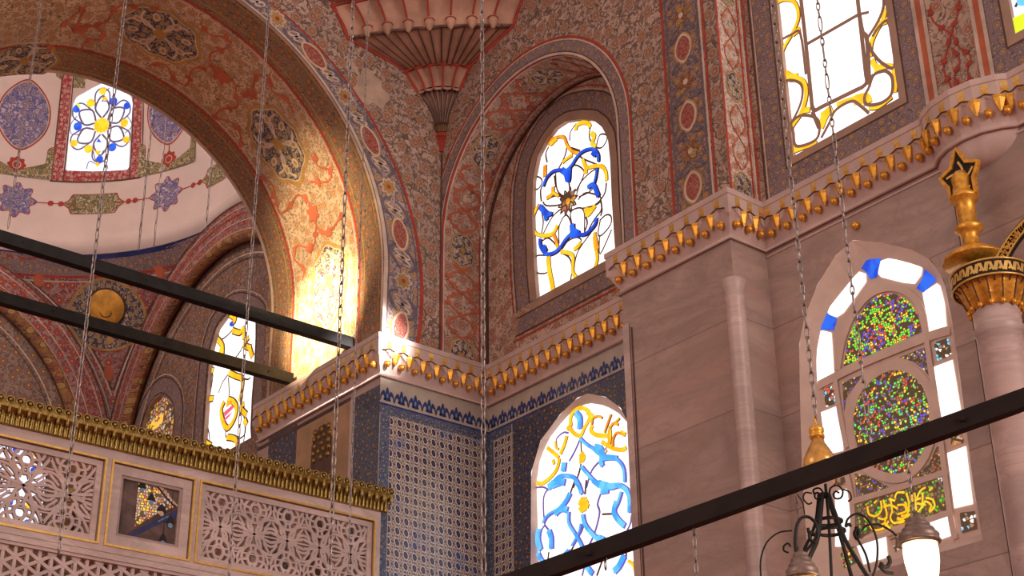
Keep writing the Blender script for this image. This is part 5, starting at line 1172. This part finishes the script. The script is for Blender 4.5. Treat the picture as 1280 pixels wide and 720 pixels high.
# lower star lattice: three directions of bars
mb = MB('marble2'); p = Paint(mb, lambda u, v, o=0: (u, YBAL+.06-o, v)); 
Lh = .40; zA, zB = 6.4, 9.08
for ang in (0, 60, 120):
    d = np.array([cos(radians(ang+30)), sin(radians(ang+30))]); nn = np.array([-d[1], d[0]])
    for k in range(-60, 61):
        base = np.array([11., 8.])+nn*(k*Lh*.5)
        ts = []
        lo, hi = -20, 20
        for (ax, mn_, mx_) in ((0, XB0, XB1), (1, zA, zB)):
            if abs(d[ax]) > 1e-6:
                t0, t1 = (mn_-base[ax])/d[ax], (mx_-base[ax])/d[ax]; lo = max(lo, min(t0, t1)); hi = min(hi, max(t0, t1))
            elif not mn_ < base[ax] < mx_: lo = 1; hi = 0
        if hi-lo > .05: p.ribbon([tuple(base+d*lo), tuple(base+d*hi)], .055, 'marble2', .004*(ang/60), k=1, thick=.07)
mb.build('star_lattice', bal)
# central panel with a mirror opening, its reflections painted on
mb = MB('marble2'); x0, x1 = panels[1]; frame_rect(mb, x0+.03, x1-.03, ZPB+.03, ZPT-.03, .16, YBAL+.03, YBAL+.12, 'marble2')
frame_rect(mb, x0+.19, x1-.19, ZPB+.19, ZPT-.19, .05, YBAL+.055, YBAL+.12, 'marble'); mb.build('mirror_surround', bal)
fm = lambda u, v, o=0: (u, YBAL+.10-o, v); pm = px_plane_y(YBAL+.10)[1]
mb = MB('black'); p = Paint(mb, fm); p.rect(x0+.24, ZPB+.24, x1-.24, ZPT-.24, 'darkmir', 0)
l_ = (130, 560, 4.5)
TT = lambda P: [pm(*q) for q in crop(*l_, P)]
p.poly(TT([(170, 180), (300, 195), (345, 225), (400, 330), (290, 375), (155, 455)]), 'mirpaint', .004)
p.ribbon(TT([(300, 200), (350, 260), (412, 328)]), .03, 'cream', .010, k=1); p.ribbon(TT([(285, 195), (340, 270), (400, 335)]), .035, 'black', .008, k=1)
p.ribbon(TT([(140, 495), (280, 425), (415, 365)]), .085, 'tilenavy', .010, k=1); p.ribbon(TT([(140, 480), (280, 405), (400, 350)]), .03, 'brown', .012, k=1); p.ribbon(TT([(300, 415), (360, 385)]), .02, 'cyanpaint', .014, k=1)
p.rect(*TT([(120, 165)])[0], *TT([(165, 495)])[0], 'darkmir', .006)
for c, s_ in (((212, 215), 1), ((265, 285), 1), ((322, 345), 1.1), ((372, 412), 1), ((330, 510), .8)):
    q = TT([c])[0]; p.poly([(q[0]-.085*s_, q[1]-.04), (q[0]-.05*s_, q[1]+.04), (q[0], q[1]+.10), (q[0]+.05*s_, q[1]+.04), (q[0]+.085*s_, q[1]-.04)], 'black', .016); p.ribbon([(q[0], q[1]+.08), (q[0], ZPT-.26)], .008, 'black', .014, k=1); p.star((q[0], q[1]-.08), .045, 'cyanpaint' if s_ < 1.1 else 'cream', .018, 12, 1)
mb.build('mirror', bal)
# gilded crest moulding
mb = MB('brass'); 
pr_ = [(-.0, ZT), (-.05, ZT+.02), (-.06, ZT+.18), (-.13, ZT+.28), (-.13, ZT+.34), (-.10, ZT+.46), (.16, ZT+.46), (.16, ZT)]
mb.grid([[(x, YBAL+d, z) for d, z in pr_] for x in (XB0, XB1+.12)], 'brass')
N = int((XB1+.12-XB0)/.165)
for k in range(2*N):
    x = XB0+.04+k*.0825; mb.tube([(x, YBAL-.065, ZT+.01), (x, YBAL-.075, ZT+.14), (x, YBAL-.095, ZT+.2)], [.026, .028, .012], 'brass', 6)
mb.build('crest_moulding', bal)
mb = MB('brass'); mb.tube([(.062*cos(a), 0, .062*sin(a)) for a in [2*pi*k/14 for k in range(14)]], .014, 'brass', 5, closed=True)
mb.face([(.052*cos(a), .004, .052*sin(a)) for a in [2*pi*k/12 for k in range(12)]], 'black'); mb.lathe([(0, -.03), (.028, -.02), (.03, .02), (0, .03)], (0, -.004, 0), 'brass', 8); r0 = mb.build('gilded_rosette', bal)
mb = MB('brass'); mb.tube([(0, 0, 0), (0, -.01, -.05), (0, .0, -.13), (0, .03, -.19)], [.012, .036, .026, .006], 'brass', 6); mb.tube([(0, -.038, -.02), (0, -.042, -.10)], .008, 'goldlit', 5); g0 = mb.build('gilded_tassel', bal)  # thin bright gilt strip imitates the highlight down the tassel
def bl(x, z, y): return Vector((x, y, z))-Vector(bal.location)
ks = [k for k in range(N+1) if XB0+k*.165 > 8.0]
for i, k in enumerate(ks):
    x = XB0+.04+k*.165; l1 = bl(x, ZT+.40, YBAL-.125); l2 = bl(x, ZT+.31, YBAL-.125)
    if i == 0: r0.location = l1; g0.location = l2
    else: copy_to(r0, bal, l1); copy_to(g0, bal, l2)
# gallery floor behind the balustrade
mb = MB('floor'); mb.box((3, YBAL+.2, 8.2), (XREV, YB, 8.4), 'wall_plain'); mb.face([(4, YB, 8.4), (BX, YB, 8.4), (BX, BY, 8.4), (4, BY, 8.4)], 'floor'); mb.build('floor_gallery', kind='structure')
# ================================================================= IRON TIE RODS
def beam(name, a, b, hw, hh, mat, label, extra=None):
    mb = MB(mat); a = Vector(a); b = Vector(b); t = (b-a).normalized(); s_ = t.cross(Vector((0, 0, 1))).normalized(); u = s_.cross(t)
    c = [[q+s_*i*hw+u*j*hh for i, j in ((-1, -1), (1, -1), (1, 1), (-1, 1))] for q in (a, b)]
    for k in range(4): mb.face([c[0][k], c[0][(k+1) % 4], c[1][(k+1) % 4], c[1][k]], mat)
    mb.face(c[0], mat); mb.face(c[1][::-1], mat)
    L = (b-a).length
    for q in np.arange(1.0, L, 2.4):
        m_ = a+t*q
        mb.tube([m_-s_*(hw+.02), m_+s_*(hw+.02)], .02, mat, 6)
    o = mb.build(name); tag(o, label, 'tie rod'); return o
beam('tie_rod', (5.4, 24.55, ZC+.23), (15.80, 24.55, ZC+.23), .09, .115, 'iron', 'upper black iron tie rod across the near edge of the great arch')
beam('tie_rod', (7.0, 26.85, ZC+.23), (15.80, 26.85, ZC+.23), .09, .115, 'iron', 'lower black iron tie rod across the far edge of the great arch')
DB = 9.0
ba = at(560, 757, DB+.9); bb = at(1340, 478, DB-.6); bb = ba+(bb-ba)*1.7
o = beam('lamp_beam', ba, bb, .04, .055, 'ironbrown', 'dark brown iron beam crossing the lower right in front of the arched windows'); o['category'] = 'beam'
# ================================================================= CHAINS
def chain_pts(x, y, z0, z1): return x, y, z0, z1
def make_chain(label, px, py_bot, D, top_py=None, w_=.02, link=.11, style=0, group=None, ztop=None):
    b = at(px, py_bot, D)
    if top_py is None: zt = b.z+40*0+ (lambda: 0)()
    # find top height: project upward until off the frame
    zt = b.z
    lim = -25 if top_py is None else top_py
    while proj((b.x, b.y, zt))[1] > lim and zt < 60:
        zt += .05
        if D > 30 and hypot(b.x-BC[0], b.y-BC[1]) > 6.0*(1-max(zt-23.3, 0)**2.2/(11.0**2.2))**.5-.02: break
    mb = MB('chain'); z = b.z; k = 0; cr = w_
    while z < zt:
        L = link*(1.0 if style == 0 else (1.6 if k % 3 == 0 else .8))
        a = (k % 2)*pi/2+.4+.3*k*0; dx = Vector((cos(a), sin(a), 0))*cr*.62
        c = Vector((b.x, b.y, z+L*.5))
        pts = [c+dx*cos(q)+Vector((0, 0, L*.58*sin(q))) for q in [2*pi*i/8 for i in range(8)]]
        mb.tube(pts, cr*.24, 'chain', 4, closed=True); z += L*.92; k += 1
    o = mb.build('hanging_chain', loc=b); tag(o, label, 'chain', group); return o
make_chain('long steel chain hanging past the dome window, ending above the star lattice', 73.5, 690, 15.5, w_=.034, link=.15)
make_chain('long steel chain hanging past the painted roundels in front of the tall arched background window', 285, 735, 16, w_=.029, link=.15)
make_chain('long steel chain hanging just left of the lit corner of the tiled pier', 411, 735, 15, w_=.034, link=.15)
make_chain('long steel chain hanging in front of the tiled inner corner below the stalactite niche', 605, 735, 14.5, w_=.037, link=.15)
make_chain('thin steel chain at the far left in front of the dome medallion', 10, 285, 17, w_=.026, link=.2)
make_chain('thin short chain beside the lit corner, over the right end of the parapet', 435, 715, 16.5, w_=.018, link=.2)
make_chain('thin dark chain hanging inside the dome above the roundel, left one', 192, 308, 33, w_=.037, link=.35)
make_chain('thin dark chain hanging inside the dome near the arch edge', 257, 290, 33, w_=.037, link=.35)
make_chain('thin pale chain hanging inside the dome between the olive cartouche and the blue star', 173, 312, 31, w_=.04, link=.35)
make_chain('chain with long links crossing the clear window and the mosaic window', 1090, 568, 9.4, w_=.021, link=.085, style=1)
make_chain('steel chain carrying the amber glass drop beside the pier', 1020, 524, 9.6, w_=.024, link=.09)
make_chain('short chain hanging down from the brown beam over the marble', 872, 735, 9.3, top_py=662, w_=.018, link=.09)
make_chain('chain holding the larger lit lamp from the brown beam', 1143, 643, 8.75, top_py=566, w_=.018, link=.07)
make_chain('tiny chain behind the wrought iron scrolls under the beam', 998, 650, 9.2, top_py=612, w_=.014, link=.06)
make_chain('stub of chain under the beam in front of the blue stained window', 757, 712, 9.5, top_py=692, w_=.02, link=.06)
# ================================================================= AMBER DROP, CHANDELIER, LAMPS
DD = 9.6; b = at(1026, 592, DD); s_ = DD*1.1/F
gt = thing('amber_drop', 'amber gilt glass drop hanging from a chain at the pier edge above the brown beam', 'ornament', b)
mb = MB('gold'); px_m = (at(1020, 560, DD)-at(1021, 560, DD)).length
R_px = lambda r: r*px_m
prof = [(0, -6), (12, -4), (19, 4), (21, 12), (19, 20), (13, 30), (8, 38), (6.5, 42)]
mb.lathe([(R_px(r), R_px(z)*1.1) for r, z in prof], b, 'amber', 24); mb.build('glass_body', gt)
mb = MB('gold'); mb.lathe([(R_px(r), R_px(z)*1.1) for r, z in ((6.5, 41), (9.5, 43), (9.5, 46), (8, 48), (9.5, 50), (9.5, 54), (7, 57), (0, 58))], b, 'gold', 20)
mb.tube([b+Vector((0, 0, R_px(58)*1.1)), b+Vector((0, 0, R_px(72)*1.1))], R_px(1.6), 'gold', 6); mb.build('collar', gt)
DC = 9.15
cht = thing('wrought_iron_chandelier', 'black wrought iron lamp frame with curling scroll arms at the lower right', 'chandelier', at(1040, 700, DC))
n_ = (940, 600, 6)
def iron(P, r, cr=n_, D=DC, dd=0., dd2=None, mat='iron', sm=True):
    q = crop(*cr, P); 
    if sm: q = [tuple(z) for z in smooth(q, 4)]
    m = len(q); return [at(x, y, D+dd+((dd2 if dd2 is not None else dd)-dd)*i/max(1, m-1)) for i, (x, y) in enumerate(q)], r*px_m*1.2
frame = [([(575, 105), (620, 240), (700, 450), (800, 620), (890, 760)], 2.0, -.05, -.35), ([(560, 120), (620, 280), (680, 480), (750, 740)], 2.0, .1, .35), ([(525, 110), (515, 250), (490, 440), (440, 560), (360, 740)], 2.3, -.02, -.35), ([(500, 110), (480, 300), (440, 420), (370, 560)], 1.6, .12, .35), ([(550, 30), (575, 300), (598, 760)], 1.5, 0, 0)]
mb = MB('iron')
for P, r, a, c in frame: q, rr = iron(P, r, dd=a, dd2=c); mb.tube(q, rr, 'iron', 6)
mb.build('splayed_frame', cht)
mb = MB('iron')
def hring(px, py, rpx, D, r): 
    c = at(px, py, D); return [c+Vector((cos(a), sin(a), 0))*rpx*px_m for a in [2*pi*k/20 for k in range(20)]]
for (x, y), R_ in (((540, 115), 6), ((575, 312), 15), ((590, 385), 16)):
    mb = MB('iron'); q = hring(*crop(*n_, [(x, y)])[0], R_, DC, 0); mb.tube(q, px_m*2.2, 'iron', 6, closed=True); mb.build('ring_band', cht)
scrolls = [([(470, 110), (460, 75), (500, 60), (530, 90), (520, 130), (480, 140), (470, 110), (490, 95), (510, 110)], 1.0, -.05), ([(580, 110), (590, 60), (640, 40), (680, 80), (670, 130), (630, 140), (610, 110), (630, 85), (655, 100)], 1.0, -.05), ([(450, 100), (400, 95), (385, 140), (420, 180), (450, 170)], .9, .15), ([(680, 70), (730, 90), (745, 140), (720, 160)], .9, .15),
           ([(340, 580), (325, 480), (335, 350), (370, 285), (430, 280), (480, 330), (495, 400), (480, 460), (445, 455), (430, 410), (450, 390), (465, 410)], 1.7, -.30), ([(70, 760), (65, 600), (110, 470), (200, 395), (300, 380)], .9, .2), ([(700, 350), (720, 290), (780, 255), (850, 280), (910, 370), (940, 480), (935, 620), (900, 740)], 1.2, -.1), ([(820, 380), (860, 340), (950, 335), (1040, 380), (1085, 420)], 1.1, .1), ([(700, 350), (730, 330), (740, 350)], 1.5, -.1),
           ([(290, 500), (270, 475), (240, 495), (240, 530), (275, 545)], 1.0, .2), ([(790, 440), (830, 510), (860, 580), (885, 690)], 1.2, .2), ([(780, 350), (800, 390), (790, 440), (770, 400), (790, 360)], 2.0, .1), ([(1020, 570), (1035, 610), (1010, 650), (970, 640), (975, 620)], 2.0, -.1), ([(340, 110), (380, 170), (395, 260)], .7, .3), ([(420, 360), (430, 400), (480, 430), (400, 540)], 1.6, .2), ([(950, 640), (1000, 690), (1060, 700)], 1.6, .0), ([(360, 740), (350, 660), (345, 580)], 1.4, -.3)]
for P, r, d in scrolls:
    mb = MB('iron'); q, rr = iron(P, r, dd=d); mb.tube(q, rr, 'iron', 6); mb.build('scroll_arm', cht)
def lamp(px, py, D, capw, glw, label, mat, gh=60):
    c = at(px, py, D); t = thing('hanging_lamp', label, 'lamp', c); u = px_m*D/DD
    mb = MB('lampmetal'); pr = [(0, 32), (3, 31), (4, 26)]
    for k in range(4): r = 6+(capw/2-6)*(k+1)/4; z = 22-k*6; pr += [(r-1.5, z+2), (r, z), (r-.6, z-2)]
    pr += [(capw/2, -1), (capw/2+1.5, -3), (capw/2, -5), (glw/2, -5)]
    mb.lathe([(r*u, z*u*1.1) for r, z in pr], c, 'lampmetal', 28); capo = mb.build('cap', t)
    mb = MB(mat); g = glw/2; mb.lathe([(r*u, z*u*1.1) for r, z in ((g*.96, -5), (g, -14), (g*.97, -26), (g*.84, -40), (g*.62, -52), (g*.3, -60), (0, -62))], c, mat, 28); mb.build('glass_shade', t)
    mb = MB('lampmetal'); mb.tube([c+Vector((cos(a), sin(a), 0))*(g+1.2)*u+Vector((0, 0, -6*u)) for a in [2*pi*k/24 for k in range(24)]], u*1.2, 'golddark', 6, closed=True); ro = mb.build('rim', capo); ro.location = (0, 0, 0)
    return c
c = lamp(1149, 674, 8.75, 50, 43, 'larger bronze capped lamp with glowing milk glass shade under the beam', 'lampglass')
lamp(1003, 718, 8.85, 40, 36, 'bronze capped lamp cut off by the bottom edge beneath the iron scrolls', 'lampglass_off')
for px, py, e, D in ((1149, 700, 14, 8.75),):
    l = bpy.data.lights.new('lamp_glow', 'POINT'); l.energy = e; l.color = (1, .8, .5); l.shadow_soft_size = .1; o = bpy.data.objects.new('lamp_glow', l); COL.objects.link(o); o.location = at(px, py+60, D)
